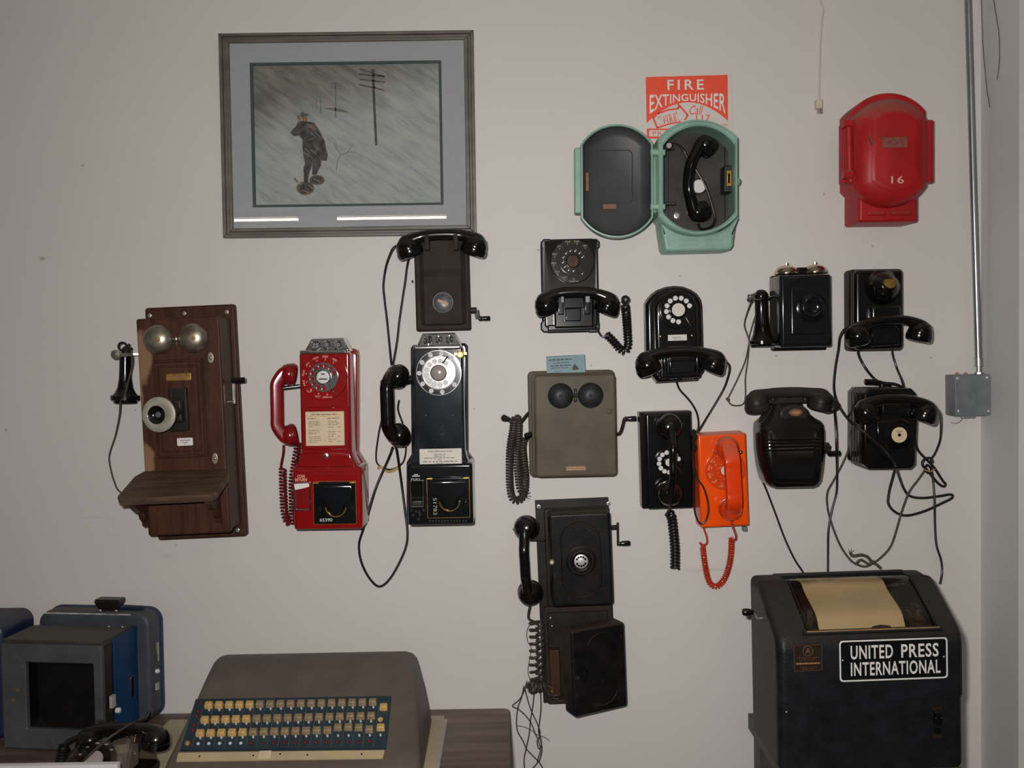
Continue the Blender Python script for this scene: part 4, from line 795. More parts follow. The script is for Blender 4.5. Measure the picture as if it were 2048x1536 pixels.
dp = part('blank_dial_disc', T, 'clear_plastic', lathe(dc, (0, -1, .02), [(M(20, .08), 0), (M(20, .08), .002), (M(19, .08), .003), (0, .003)], 36)); dp.data.materials[0] = mat('smoky_disc', (.075, .075, .082), .3, var=.2, scale=60)
part('disc_rim', dp, 'galvanised_paint', frame(ell(dc.x, dc.z, M(20.3, .08), M(20.3, .08), 36), ell(dc.x, dc.z, M(19.2, .08), M(19.2, .08), 36), .0805, .0838, .0003))
part('disc_label', dp, 'tan_label', prism([(dc.x + x * math.cos(-.42) - z * math.sin(-.42), dc.z + x * math.sin(-.42) + z * math.cos(-.42)) for x, z in ((-M(11), -M(2.8)), (M(11), -M(2.8)), (M(11), M(2.8)), (-M(11), M(2.8)))], .083, .0848, 0), label='tan paper strip set askew')
for x, y in ((900, 596), (886, 622), (886, 592)): part('disc_screw', dp, 'bell_black', lathe(T.q(x, y, .084), (0, -1, 0), [(.002, 0), (.002, .001), (0, .0015)], 8))
for x in (853.5, 911.5): part('cradle_prong', T, 'brown_black_paint', prism(rrect(T.rect(x - 5.5, 468, x + 5.5, 500, .10), .002), .06, .104, .003))
handset(T, T.q(817, 497, .085), T.q(950, 493, .085), (0, -.12, 1), m='bakelite', rc=.0335, hc=.052, tilt=20, h=.033, thick=.0145, wide=.0145, end=1.5, ex=2.4, lift=.93, sh=.7)
crank(T, T.q(941, 621, .03), 1, (.003, -.022), 0.030, m='bakelite_dusty', mg='bakelite', r=.0042, rg=.0066)
part('side_stud', T, 'bell_black', dome(T.q(826, 563, .03), (-1, 0, 0), .004, .004))
part('handset_cord', T, 'rubber', tube(T.path([(792, 492, .08), (784, 500, .06), (773, 530, .02), (767, 568, .008), (769, 598, .007), (774, 640, .007), (779, 690, .008), (783, 730, .02)]), .0032))
part('line_cord', T, 'rubber', tube(T.path([(832, 508, .03), (819, 516, .02), (814, 535, .01), (811, 560, .007), (806, 592, .007), (799, 640, .007), (794, 684, .008), (786, 730, .02)]), .0032))

# ================================================================ BLACK DIAL WALL PHONE, HANDSET ACROSS ITS LOWER FRONT
T = Thing('octagonal_dial_telephone', 'black eight-sided dial wall telephone with amber dial centre and coiled cord', 'telephone', 1140, 572, 0.5)
part('backplate', T, 'bakelite_dusty', prism(crect(T.rect(1080.5, 479, 1199.5, 664, .015), .014), .0005, .016, .004))
for x0, y0, x1, y1 in ((1081, 478, 1106, 500), (1173, 478, 1200, 500), (1081, 640, 1106, 665), (1172, 640, 1200, 665)): part('corner_bumper', T, 'rubber', prism(crect(T.rect(x0, y0, x1, y1, .02), .008), .004, .022, .004))
bo = crect(T.rect(1086, 482, 1196, 660, .05), .014)
part('body', T, 'bakelite', prism(bo, .014, .052, .004))
fz = T.rect(1089, 482, 1195, 600, .08); zt, zb = fz[3], T.q(1140, 580, .08).z
# sloping dial face, wider at the top
fa_ = [(fz[0], -.079, zt), (fz[2], -.079, zt), (fz[2] - .006, -.086, zb), (fz[0] + .012, -.086, zb)]
ba_ = [(fz[0] - .003, -.05, zt + .001), (fz[2] + .002, -.05, zt + .001), (fz[2] + .002, -.05, zb - .01), (fz[0] - .003, -.05, zb - .01)]
part('dial_face', T, 'bakelite', loft([ba_, fa_]), angle=20)
part('face_edge', T, 'dull_nickel', bar(Vector(fa_[0]) + Vector((-.002, .002, 0)), Vector(fa_[3]) + Vector((-.004, .006, 0)), .006, .001)) if False else None
sl = math.atan2(.030, zt - zb)
c0 = T.q(1145, 523, .0835); R = M(44, .08)
dial(T, c0, R, 'level', plate='bakelite', wheel='bakelite', centre='amber_centre', rc=.29, rw=.60, rh=.46, hr=.085, letters=True, rl=.86, a0=20, disc_m='bakelite', print_m='dim_print', depth=.010, stop_a=-52, scale_l=.95)
part('finger_dots', T, 'white_print', *[prism(ell(c0.x + R * .455 * math.cos(math.radians(20 + 28 * i)), c0.z + R * .455 * math.sin(math.radians(20 + 28 * i)), R * .035, R * .03, 8), .09, .0955, 0) for i in range(10)])
part('cradle', T, 'bakelite', prism(rrect(T.rect(1108, 590, 1188, 655, .085), .004), .05, .088, .005, 3))
for x0, x1 in ((1115, 1128), (1168, 1181)): part('cradle_prong', T, 'black_enamel', prism(rrect(T.rect(x0, 587, x1, 629, .105), .002), .06, .107, .003, 3))
for x0, x1 in ((1122, 1128), (1171, 1180)): part('prong_tip', T, 'galvanised_paint', prism(rrect(T.rect(x0, 592, x1, 605, .108), .001), .1, .1085, .001, 2))
part('cradle_plate', T, 'black_enamel', prism(rrect(T.rect(1129, 595, 1168, 616, .095), .002), .08, .097, .002, 2)); part('cradle_box', T, 'black_enamel', prism(rrect(T.rect(1130, 617, 1162, 642, .10), .002), .08, .103, .003, 3)); part('foot_bar', T, 'bakelite', prism(rrect(T.rect(1095, 650, 1192, 660, .06), .003), .04, .07, .004))
handset(T, T.q(1092, 611, .092), T.q(1216, 611, .092), (0, -.15, 1), rc=.031, hc=.050, tilt=22, h=.034, thick=.0145, wide=.0145, end=1.45, ex=2.4, lift=.93, sh=.7)
part('strain_relief', T, 'rubber', lathe(T.q(1251, 599, .085), (-.2, -1, 0), [(M(8), -.006), (M(8), .005), (M(5), .008), (0, .008)], 20), cyl(T.q(1243, 605, .085), T.q(1251, 601, .085), .004))
part('handset_cord', T, 'rubber', coil(T.path([(1250, 610, .075), (1253, 640, .05), (1255, 670, .03), (1256, 690, .022), (1250, 702, .02), (1240, 698, .02), (1228, 684, .02), (1213, 669, .02)]), .0088, .0034, .0082), tube(T.path([(1213, 669, .02), (1208, 674, .02), (1201, 670, .02), (1193, 655, .025)]), .003))

# ================================================================ ARCH-TOPPED DIAL PHONE
T = Thing('arched_dial_telephone', 'black arch-topped dial wall telephone with white number spots and low cradle', 'telephone', 1350, 670, 1.2)
ol = [(1289, 608), (1294, 598), (1303, 588), (1314, 580), (1330, 574), (1349, 571.5), (1366, 573), (1382, 579), (1394, 587), (1402, 598), (1405, 610), (1409, 744), (1396, 762), (1314, 767), (1302, 752), (1291, 735)]
part('backplate', T, 'bakelite_dusty', prism(T.o(ol, .02), .0005, .02, .003)); part('body', T, 'bakelite', prism(inset(T.o(ol, .05), .0025), .02, .056, .010, 4))
part('side_vents', T, 'dull_nickel', *[prism(rrect(T.rect(1290.5 + (y - 630) * .03, y, 1293.5 + (y - 630) * .03, y + 3, .03), .0005, 2), .015, .032, .0004, 1) for y in range(628, 730, 6)])
il = [(1310, 612), (1316, 599), (1328, 588), (1351, 581), (1374, 586), (1388, 597), (1395, 610), (1398, 735), (1385, 748), (1325, 750), (1313, 740)]
part('raised_front', T, 'bakelite', prism(T.o(il, .07), .05, .072, .008, 4))
c0 = T.q(1355, 620, .072); dial(T, c0, M(38, .07), 'none', plate='bakelite', wheel='bakelite', centre='tag_card', rc=.40, rw=.93, rh=.625, hr=.135, a0=18, disc_m='white_enamel', depth=.011, stop_a=-55)
tr = T.rect(1336, 670, 1374, 680.5, .074); lb = part('paper_label', T, 'grey_card', prism(R4(tr), .072, .0733, 0)); part('label_print', lb, 'ink', *lines(T, tr, .0733, [(.2, .7, .45, .0014), (.3, .75, .75, .001)], 6))
for x, y in ((1321, 673), (1384, 671)): part('face_screw', T, 'dull_nickel', dome(T.q(x, y, .072), (0, -1, 0), .0032, .002))
part('lower_box', T, 'bakelite', prism(rrect(T.rect(1318, 712, 1402, 755, .088), .005), .05, .092, .006, 4)); part('box_panel', T, 'black_enamel', prism(rrect(T.rect(1337, 716, 1391, 746, .10), .003), .085, .104, .004, 3)); part('box_shelf', T, 'bakelite', prism(rrect(T.rect(1338, 714, 1391, 722, .11), .002), .09, .112, .002, 2))
for x0, x1 in ((1326, 1334), (1391, 1398)): part('cradle_prong', T, 'black_enamel', prism(rrect(T.rect(x0, 706, x1, 746, .11), .002), .06, .113, .003, 3))
part('cradle_lever', T, 'galvanised_paint', prism(T.o([(1312, 719), (1318, 716), (1324, 722), (1322, 740), (1318, 746)], .095), .09, .098, .002, 2))
part('bottom_vents', T, 'grey_interior', *[prism(rrect(T.rect(x, 751, x + 3.2, 759, .075), .0008, 2), .055, .078, .0005, 1) for x in (1339, 1345, 1351, 1366, 1372, 1378, 1384)])
handset(T, T.q(1294, 730, .10), T.q(1428, 727, .10), (0, -.15, 1), rc=.0325, hc=.052, tilt=24, h=.033, thick=.0145, wide=.0145, end=1.45, ex=2.4, lift=.93, sh=.7)
part('line_cord', T, 'rubber', tube(T.path([(1353, 764, .02), (1360, 780, .01), (1379, 801, .008), (1392, 822, .008), (1397, 842, .008), (1396, 858, .03), (1390, 866, .06)]), .0028))
part('handset_cord', T, 'rubber', tube(T.path([(1446, 724, .08), (1456, 727, .06), (1459, 740, .04), (1450, 772, .015), (1434, 802, .01), (1415, 833, .01), (1398, 860, .04), (1390, 866, .065)]), .003))
part('cord_bundle', T, 'rubber', tube(T.path([(1390, 861, .062), (1385, 866, .064), (1392, 874, .066), (1386, 882, .066), (1391, 894, .064), (1387, 902, .062)]), .0055), tube(T.path([(1389, 865, .065), (1388, 885, .066), (1387, 927, .064), (1394, 955, .075), (1407, 975, .078), (1415, 1000, .078), (1417, 1021, .078), (1412, 1040, .076), (1404, 1047.5, .075), (1396, 1042, .075), (1389, 1020, .068), (1387, 980, .062), (1388, 935, .06)]), .0025))

# ================================================================ BLACK SPOT-DIAL PHONE, UPRIGHT HANDSET
T = Thing('upright_black_telephone', 'rectangular black wall telephone with upright handset hung over its spotted dial', 'telephone', 1333, 920, 1.0)
part('body', T, 'bakelite', prism(rrect(T.rect(1279, 825, 1388, 1014, .05), .003), .0005, .05, .003)); rf = T.rect(1290, 827, 1387, 1016, .06)
part('front_cover', T, 'bakelite', prism(crect(rf, .004), .045, .062, .006, 3))
c0 = T.q(1337, 924, .062); dial(T, c0, M(28, .062), 'none', plate='bakelite', wheel='bakelite', centre='tag_card', rc=.32, rw=.95, rh=.715, hr=.175, a0=18, disc_m='white_enamel', depth=.008, stop_a=-40)
handset(T, T.q(1340, 852, .092), T.q(1340, 988, .092), (0, -1, 0), rc=.0335, hc=.046, tilt=12, h=.046, thick=.0095, wide=.0095, end=1.4, ex=2.0, lift=1.0)
part('receiver_rest', T, 'bakelite', prism(ell(*[T.q(1339, 855, .07)[i] for i in (0, 2)], M(26, .07), M(24, .07), 28), .06, .068, .003)); part('rest_ear', T, 'dull_nickel', bar(T.q(1360, 848, .09), T.q(1367, 847, .08), .003, .002))
part('handset_cord', T, 'rubber', tube(T.path([(1340, 1010, .08), (1339, 1018, .06), (1333, 1028, .035)]), .0035), coil(T.path([(1337, 1024, .03), (1343, 1035, .028), (1347, 1065, .025), (1350, 1100, .024), (1350, 1138, .023)]), .0105, .0036, .0088))

# ================================================================ ORANGE WALL PHONE
T = Thing('orange_telephone', 'bright orange dial wall telephone with orange handset and coiled cord', 'telephone', 1449, 960, 1.8)
part('body', T, 'orange_plastic', prism(rrect(T.rect(1393, 869, 1501, 1053, .065), .006), .0005, .065, .007, 5, taper=.002))
c0 = T.q(1450, 940, .065); R = M(40, .066)
dial(T, c0, R, 'outer', plate='orange_clear', wheel='orange_clear', centre='grey_card', rc=.29, rw=.56, rh=.44, hr=.09, letters=True, rl=.78, disc_m='orange_handset', a0=20, depth=.010, print_m='peach_print')
handset(T, T.q(1455, 896, .102), T.q(1462, 1019, .102), (0, -1, 0), m='orange_handset', rc=.030, hc=.042, tilt=10, h=.042, thick=.0125, wide=.0195, end=1.03, ex=8.0, lift=1.0, sh=.95)
for x, y, s in ((1432, 903, -1), (1478, 904, 1)): part('hook_tip', T, 'chrome', dome(T.q(x, y, .07), (s * .5, -1, 0), .007, .012)); part('hook_arm', T, 'dark_hole', bar(T.q(x, y, .066), T.q(x - s * 10, y - 2, .08), .008, .006, bev=.001))
part('line_jack', T, 'galvanised_paint', obox(T.q(1489, 1057, .03), (.01, .02, .012)))
part('handset_cord', T, 'orange_cord', tube(T.path([(1463, 1040, .095), (1465, 1052, .08), (1472, 1072, .045), (1470, 1080, .035), (1463, 1073, .03)]), .0028), coil(T.path([(1463, 1076, .03), (1462, 1105, .025), (1457, 1135, .022), (1447, 1160, .02), (1432, 1173, .02), (1418, 1163, .02), (1410, 1130, .02), (1405, 1092, .02)]), .0060, .0027, .0064), tube(T.path([(1405, 1092, .02), (1400, 1086, .024), (1408, 1090, .028), (1414, 1085, .025), (1413, 1072, .02), (1408, 1058, .02), (1408, 1045, .022)]), .0026))
# ================================================================ OLIVE RINGER BOX AND BLUE CARD
T = Thing('olive_ringer_box', 'olive metal ringer box with two black bells, crank and hanging coiled cord', 'ringer box', 1146, 850, 0.4)
part('case', T, 'olive_paint', prism(rrect(T.rect(1055, 743, 1232, 950, .03), .013, 6), .0005, .045, .004, 3)); part('lid', T, 'olive_paint', prism(rrect(T.rect(1067, 750, 1234, 951.5, .09), .012, 6), .044, .098, .007, 4))
part('lid_lip', T, 'olive_paint', prism(rrect(T.rect(1061, 747, 1233, 951, .05), .013, 6), .04, .056, .004, 3))
for cx, cy in ((1121, 791.5), (1181, 790.5)):
    b = part('bell', T, 'bell_black', lathe(T.q(cx, cy, .104), (0, -1, 0), [(M(25.5, .11), 0), (M(25.5, .11), .003), (M(24.5, .11), .008), (M(21, .11), .014), (M(15, .11), .0185), (M(8, .11), .0205), (0, .021)], 36)); part('bell_screw', b, 'bell_black', lathe(T.q(cx, cy, .124), (0, -1, 0), [(.004, 0), (.004, .002), (.0025, .003), (0, .003)], 12)); part('bell_post', b, 'bell_black', cyl(T.q(cx, cy, .096), T.q(cx, cy, .106), .006))
part('clapper', T, 'bell_black', cyl(T.q(1145, 791, .112), T.q(1157, 791, .112), .004, 12, .001), bar(T.q(1151, 780, .1), T.q(1151, 803, .1), .008, .006, bev=.002)); 
for y in (780.5, 801): part('clapper_screw', T, 'bell_black', dome(T.q(1151, y, .1), (0, -1, 0), .0045, .003))
part('lid_lock', T, 'olive_paint', lathe(T.q(1218, 822.5, .097), (0, -1, 0), [(.008, 0), (.008, .003), (.006, .0045), (0, .0045)], 22)); pl = part('maker_plate', T, 'copper_tan', prism(R4(T.rect(1132, 933.5, 1171.5, 940, .099)), .097, .0992, 0)); part('plate_print', pl, 'brown_ink', *lines(T, T.rect(1132, 933.5, 1171.5, 940, .099), .0992, [(.05, .95, .5, .002)], 2))
c_ = part('crank', T, 'bakelite_dusty', tube(T.path([(1230, 866, .05), (1237, 868, .05), (1242, 862, .05), (1246, 848, .05), (1249, 838, .05), (1254, 838, .05)]), .0042, 8)); part('crank_grip', c_, 'bakelite', lathe(T.q(1249, 838, .05), (1, 0, .02), [(.006, 0), (.0065, .004), (.0055, .007), (.0065, .010), (.0072, .02), (.0072, .029), (.005, .0305)], 16))
part('cord_hook', T, 'bakelite_dusty', tube(T.path([(1062, 824, .04), (1055, 828, .04), (1047, 838, .045), (1040, 845, .05), (1030, 846, .055), (1020, 842, .055), (1013, 838, .055)]), .0042, 8), dome(T.q(1008, 836, .055), (-1, 0, .3), .009, .008), lathe(T.q(1008, 836, .055), (1, 0, -.3), [(.009, 0), (.006, .012), (.004, .02)], 14))
part('cord_gland', T, 'bakelite', cyl(T.q(1064, 868, .04), T.q(1050, 874, .045), .009, 14, .003))
cc = [(1049, 876, .045), (1045, 895, .04), (1048, 925, .03), (1051, 955, .024), (1049, 985, .022), (1040, 999, .022), (1029, 1000, .022), (1022, 988, .024), (1019, 950, .026), (1020, 900, .032), (1026, 860, .045), (1029, 840, .058), (1034, 836, .056), (1037, 850, .045), (1036, 890, .026), (1035, 930, .02), (1039, 970, .018), (1044, 985, .018)]
part('hanging_cord', T, 'brown_rubber', coil(T.path(cc), .0082, .0031, .0076, per=9))
part('cord_wire_ends', T, 'wire_dark', *[tube(T.path(p), .0009, 5, 4) for p in ([(1046, 990, .02), (1054, 988, .02), (1061, 985, .018)], [(1046, 991, .02), (1055, 992, .02), (1062, 993, .018)], [(1046, 993, .02), (1054, 996, .02), (1060, 998, .018)])])
K = Thing('business_card', 'pale blue printed card propped on top of the olive ringer box', 'card', 1132, 729, 2.2)
cr_ = K.rect(1092, 713, 1171, 748, .05)
part('card', K, 'blue_card', prism(R4(cr_), .0475, .0482, 0)); 
part('card_print', K, 'ink', *lines(K, cr_, .0482, [(.07, .66, .2, .0032), (.18, .6, .36, .002), (.1, .66, .5, .0026), (.11, .55, .62, .0018), (.2, .4, .78, .0009), (.1, .35, .86, .0009), (.0, .8, .02, .0012)], 3))
part('card_mark', K, 'ink', prism(K.o([(1144, 738), (1149, 727), (1158, 737)], .0485), .0482, .0486, 0), prism(R4(K.rect(1145, 735, 1157, 739.5, .0486)), .0482, .0488, 0))
# thin ledge tab that the card leans on keeps it just proud of the case top

# ================================================================ MINE PHONE WITH OPEN LOWER BOX
T = Thing('iron_mine_telephone', 'dusty black iron wall telephone with two boxes, lower cover hanging open', 'telephone', 1150, 1200, 1.6)
part('backboard', T, 'bakelite_dusty', prism(R4(T.rect(1070, 1002, 1233, 1400, .018)), .0005, .018, .002)); 
for x, y in ((1077.5, 1013), (1217, 1007)):
    s = part('board_screw', T, 'screw', lathe(T.q(x, y, .018), (0, -1, 0), [(.0056, 0), (.0056, .001), (.003, .0022), (0, .0022)], 16)); part('screw_socket', s, 'ink', prism(ell(*[T.q(x, y, .0205)[i] for i in (0, 2)], .0022, .0022, 10), .019, .0208, 0))
part('upper_rim', T, 'bakelite_dusty', prism(rrect(T.rect(1087, 1018, 1226, 1208, .03), .008), .017, .034, .004)); 
part('upper_box', T, 'black_crackle', prism(rrect(T.rect(1096, 1028, 1228, 1210, .10), .010, 6), .032, .10, .008, 4))
oc = T.q(1162.5, 1119, .1)
def oval(cx, cz, rx, rz, n=9):
    return [(cx + rx * math.cos(a), cz + (rz - rx) + rx * math.sin(a)) for a in [math.pi * i / n for i in range(n + 1)]] + [(cx - rx * math.cos(a), cz - (rz - rx) - rx * math.sin(a)) for a in [math.pi * i / n for i in range(n + 1)]]
part('oval_bead', T, 'black_crackle', frame(oval(oc.x, oc.z, M(41, .1), M(79, .1)), oval(oc.x, oc.z, M(38.5, .1), M(76.5, .1)), .098, .1025, .0012))
tc_ = T.q(1162, 1122, .1)
part('transmitter_ring', T, 'black_crackle', lathe(tc_, (0, -1, 0), [(M(31, .1), -.001), (M(30, .1), .003), (M(27, .1), .0045), (M(26, .1), .003), (M(22, .1), .003), (M(21, .1), .007), (M(19, .1), .008), (M(16, .1), .0065), (M(15, .1), .003), (0, .003)], 40))
gr = part('transmitter_grille', T, 'screw', lathe(tc_, (0, -1, 0), [(M(14, .1), .002), (M(14, .1), .0055), (M(13, .1), .006), (0, .0062)], 30), label='silver slotted mouthpiece grille')
part('grille_slots', gr, 'dark_hole', *[prism(ell(tc_.x + M(9.5, .1) * math.cos(a), tc_.z + M(9.5, .1) * math.sin(a), .003, .003, 8), .104, .1067, 0) for a in [math.radians(x) for x in (30, 60, 90, 120, 150, 210, 240, 270, 300, 330)]])
kn = part('cover_knob', T, 'dull_nickel', lathe(T.q(1103.5, 1124, .099), (0, -1, 0), [(.0085, 0), (.0085, .003), (.0055, .006), (.003, .006), (0, .003)], 20)); 
c_ = part('crank', T, 'bakelite_dusty', bar(T.q(1221, 1055, .05), T.q(1235, 1054, .05), .011, .012, bev=.002), bar(T.q(1235, 1045, .05), T.q(1235.5, 1091, .05), .0045, .008, bev=.001)); part('crank_grip', c_, 'bakelite', lathe(T.q(1236, 1087.5, .05), (1, 0, .02), [(.005, 0), (.006, .003), (.005, .006), (.0068, .012), (.0072, .028), (.005, .0315)], 16))
part('hook_lever', T, 'bakelite_dusty', bar(T.q(1060, 1079, .05), T.q(1091, 1079, .045), .008, .01, bev=.002)); part('hook_fork', T, 'bakelite_dusty', tube(T.path([(1062, 1079, .05), (1050, 1073, .04), (1036, 1066, .04), (1028, 1058, .05)]), .004, 8))
handset(T, T.q(1051, 1056, .062), T.q(1059, 1188, .062), (-.25, -1, 0), m='bakelite', rc=.0325, hc=.05, tilt=12, h=.036, thick=.0105, wide=.0125, end=1.25, ex=2.2, lift=1.0)
part('lower_rim', T, 'brown_black_paint', frame(rrect(T.rect(1087, 1214, 1231, 1402, .03), .006), rrect(T.rect(1095, 1226, 1222, 1394, .03), .004), .017, .036, .003)); part('lower_floor', T, 'bakelite_dusty', prism(R4(T.rect(1090, 1218, 1228, 1398, .02)), .017, .022, 0))
part('inner_block', T, 'dark_oak', prism(rrect(T.rect(1098, 1300, 1122, 1392, .045), .002), .02, .05, .002), label='bare brown wood block'); part('terminal', T, 'brass', lathe(T.q(1104, 1381, .05), (0, -1, 0), [(.006, 0), (.006, .004), (.003, .008), (0, .008)], 6)); part('terminal', T, 'steel', dome(T.q(1104, 1252, .024), (0, -1, 0), .004, .004)); part('terminal', T, 'steel', dome(T.q(1101, 1236, .034), (0, -1, 0), .004, .003))
part('terminal_wires', T, 'wire_dark', *[tube(T.path(p), .0016, 6) for p in ([(1084, 1375, .03), (1095, 1372, .05), (1107, 1378, .055), (1103, 1388, .05)], [(1086, 1385, .03), (1097, 1388, .05), (1108, 1392, .05), (1118, 1388, .05)], [(1092, 1395, .03), (1104, 1396, .05), (1118, 1398, .05)], [(1080, 1366, .03), (1092, 1380, .045), (1100, 1392, .045)])])
# lower cover: a deep lid hinged along its right edge, swung ajar
hp = T.q(1233, 1318, .035); wl, hl, dl = .158, M(174, .1), .052
HM = Matrix.Translation(hp) @ Matrix.Rotation(math.radians(24), 4, 'Z')
def lidxf(v): return HM @ Vector(v)
lid_o = rrect((-wl, -hl / 2, 0, hl / 2), .008, 5)
lid = part('lower_cover', T, 'black_crackle', xf(prism(lid_o, .004, dl, .008, 4), lidxf), label='deep lid swung ajar')
part('cover_oval_bead', lid, 'black_crackle', xf(frame(oval(-wl * .46, 0, wl * .29, hl * .43), oval(-wl * .46, 0, wl * .268, hl * .415), dl - .002, dl + .0025, .0012), lidxf)); part('cover_knob', lid, 'bell_black', xf(lathe((-wl + .012, -dl, -.01), (0, -1, 0), [(.006, -.001), (.006, .003), (.004, .005), (0, .004)], 16), lidxf)); part('cover_screw', lid, 'screw', xf(dome((-wl + .006, -dl + .008, hl / 2 - .01), (-.5, -1, 0), .0025, .002), lidxf))
part('handset_cord', T, 'brown_rubber', tube(T.path([(1060, 1213, .05), (1057, 1228, .045), (1058, 1238, .04), (1070, 1244, .035)]), .0034), coil(T.path([(1068, 1243, .034), (1069, 1268, .03), (1069, 1300, .028), (1069, 1335, .026), (1072, 1365, .026)]), lambda t: .0125, .0034, .019), coil(T.path([(1078, 1240, .034), (1080, 1275, .03), (1080, 1310, .03), (1079, 1345, .03), (1082, 1372, .03)]), .009, .0034, .0175))
part('cord_bundle', T, 'brown_rubber', coil(T.path([(1058, 1365, .03), (1068, 1372, .03), (1080, 1374, .03), (1092, 1372, .035)]), .013, .0038, .010), lathe(T.q(1066, 1377, .025), (.3, 0, -1), [(.005, -.012), (.013, -.006), (.015, .004), (.010, .012), (0, .014)], 14))
W = [[(1054, 1362), (1047, 1385), (1038, 1400), (1025, 1412), (1036, 1418), (1050, 1430), (1062, 1446), (1070, 1466), (1076, 1480), (1081, 1500), (1076, 1520), (1082, 1530), (1090, 1545)],
     [(1048, 1372), (1043, 1395), (1036, 1415), (1033, 1440), (1035, 1462), (1046, 1482), (1053, 1498), (1066, 1512), (1075, 1522), (1070, 1532), (1058, 1542)],
     [(1050, 1378), (1056, 1402), (1064, 1425), (1074, 1446), (1080, 1464), (1078, 1476), (1074, 1484), (1078, 1498), (1083, 1490), (1081, 1475), (1078, 1456)],
     [(1068, 1385), (1066, 1410), (1061, 1440), (1058, 1470), (1052, 1498), (1048, 1520), (1050, 1545)],
     [(1081, 1385), (1082, 1415), (1079, 1445), (1077, 1462), (1081, 1480), (1084, 1500), (1078, 1525)],
     [(1034, 1451), (1048, 1454), (1062, 1460), (1075, 1470), (1088, 1474), (1099, 1482)],
     [(1062, 1244), (1054, 1262), (1055, 1282), (1062, 1298), (1057, 1330), (1056, 1345), (1060, 1360)]]
for i, w_ in enumerate(W): part('loose_wire', T, 'wire_dark', tube(T.path(w_, .006 + .0016 * i), 0.0017 if i < 5 else .0009, 6, 5))

# ================================================================ BELL-TOPPED PHONE WITH SIDE RECEIVER
T = Thing('bell_top_telephone', 'glossy black telephone with two bells on top and side-hung receiver', 'telephone', 1600, 620, 0.3)
part('backplate', T, 'bakelite', prism(rrect(T.rect(1541, 552, 1651, 700, .01), .004), .0005, .02, .003))
part('body', T, 'black_enamel', prism(rrect(T.rect(1559, 550, 1664, 693, .11), .006, 6), .012, .112, .010, 5))
fz = rrect(T.rect(1580, 573, 1649, 669, .112), .004)
part('raised_panel', T, 'black_enamel', prism(fz, .108, .117, .004, 3))
hc = T.q(1623, 615, .115)
part('mouthpiece', T, 'black_enamel', lathe(hc, (0, -1, 0), [(M(31, .12), 0), (M(30, .12), .004), (M(25, .12), .006), (M(21, .12), .009), (M(20, .13), .012), (M(18.5, .13), .0125), (M(16, .13), .010), (M(12, .13), .0065), (M(5, .13), .0055), (0, .0055)], 40)); part('mouthpiece_perforation', T, 'dark_hole', *[prism(ell(hc.x + r * math.cos(a), hc.z + r * math.sin(a), .0011, .0011, 6), .119, .1225, 0) for r, n in ((.004, 6), (.008, 10)) for a in [2 * math.pi * i / n for i in range(n)]])
for cx, cy in ((1573, 545), (1630, 543)):
    b = part('bell', T, 'bell_gold', lathe(T.q(cx, cy + 4, .06), (0, 0, 1), [(M(23), 0), (M(23.5), .002), (M(22.5), .008), (M(19), .0155), (M(12), .021), (M(5), .023), (0, .0235)], 32)); part('bell_nut', b, 'dull_nickel', cyl(T.q(cx, cy - 13, .06), T.q(cx, cy - 19, .06), .005, 8)); part('bell_post', b, 'bell_black', cyl(T.q(cx, cy + 10, .06), T.q(cx, cy - 12, .06), .004))
part('clapper_cover', T, 'bakelite', prism(rrect(T.rect(1594, 535, 1614, 550, .07), .003), .03, .075, .003))
for y in (610, 612): pass
part('hook_fork', T, 'chrome', tube(T.path([(1562, 594, .07), (1548, 594, .07), (1535, 598, .085), (1515, 600, .10), (1500, 599, .10)]), .0034, 8), dome(T.q(1500, 599, .104), (-.3, -1, 0), .0085, .007), tube(T.path([(1540, 595, .075), (1525, 588, .055), (1510, 588, .045), (1500, 592, .04)]), .0034, 8), dome(T.q(1498, 593, .045), (-1, 0, 0), .007, .006))
rt, rb = T.q(1522, 590, .072), T.q(1524.5, 694, .072); axr = rb - rt; Lr = axr.length
rec = part('receiver', T, 'bakelite', lathe(rt, axr, [(.004, -.014), (.010, -.012), (.017, -.003), (.0185, .004), (.0165, .010), (.0168, Lr * .35), (.0185, Lr * .55), (.023, Lr * .75), (.030, Lr * .87)], 30), label='bell-shaped ear receiver'); part('receiver_cap', rec, 'bakelite', lathe(rt, axr, [(.030, Lr * .87), (.0345, Lr * .885), (.0345, Lr * .94), (.031, Lr * .96), (.030, Lr * .995), (.01, Lr)], 30))
part('receiver_cord', T, 'cloth_cord', tube(T.path([(1512, 586, .08), (1502, 605, .07), (1493, 630, .03), (1489, 650, .015), (1494, 668, .014), (1498, 684, .012), (1491, 720, .008), (1478, 752, .007), (1463, 783, .007), (1456, 799, .008), (1464, 810, .008), (1479, 811, .008), (1488, 806, .008), (1491, 790, .008), (1491, 755, .008), (1496, 718, .008), (1498, 690, .010), (1499, 672, .012), (1508, 640, .02), (1513, 625, .04)]), .0021, 6)); part('cord_whipping', T, 'cloth_cord', lathe(T.q(1456, 799, .008), (1, 0, -1), [(.002, -.006), (.0045, -.004), (.0045, .004), (.002, .006)], 8))

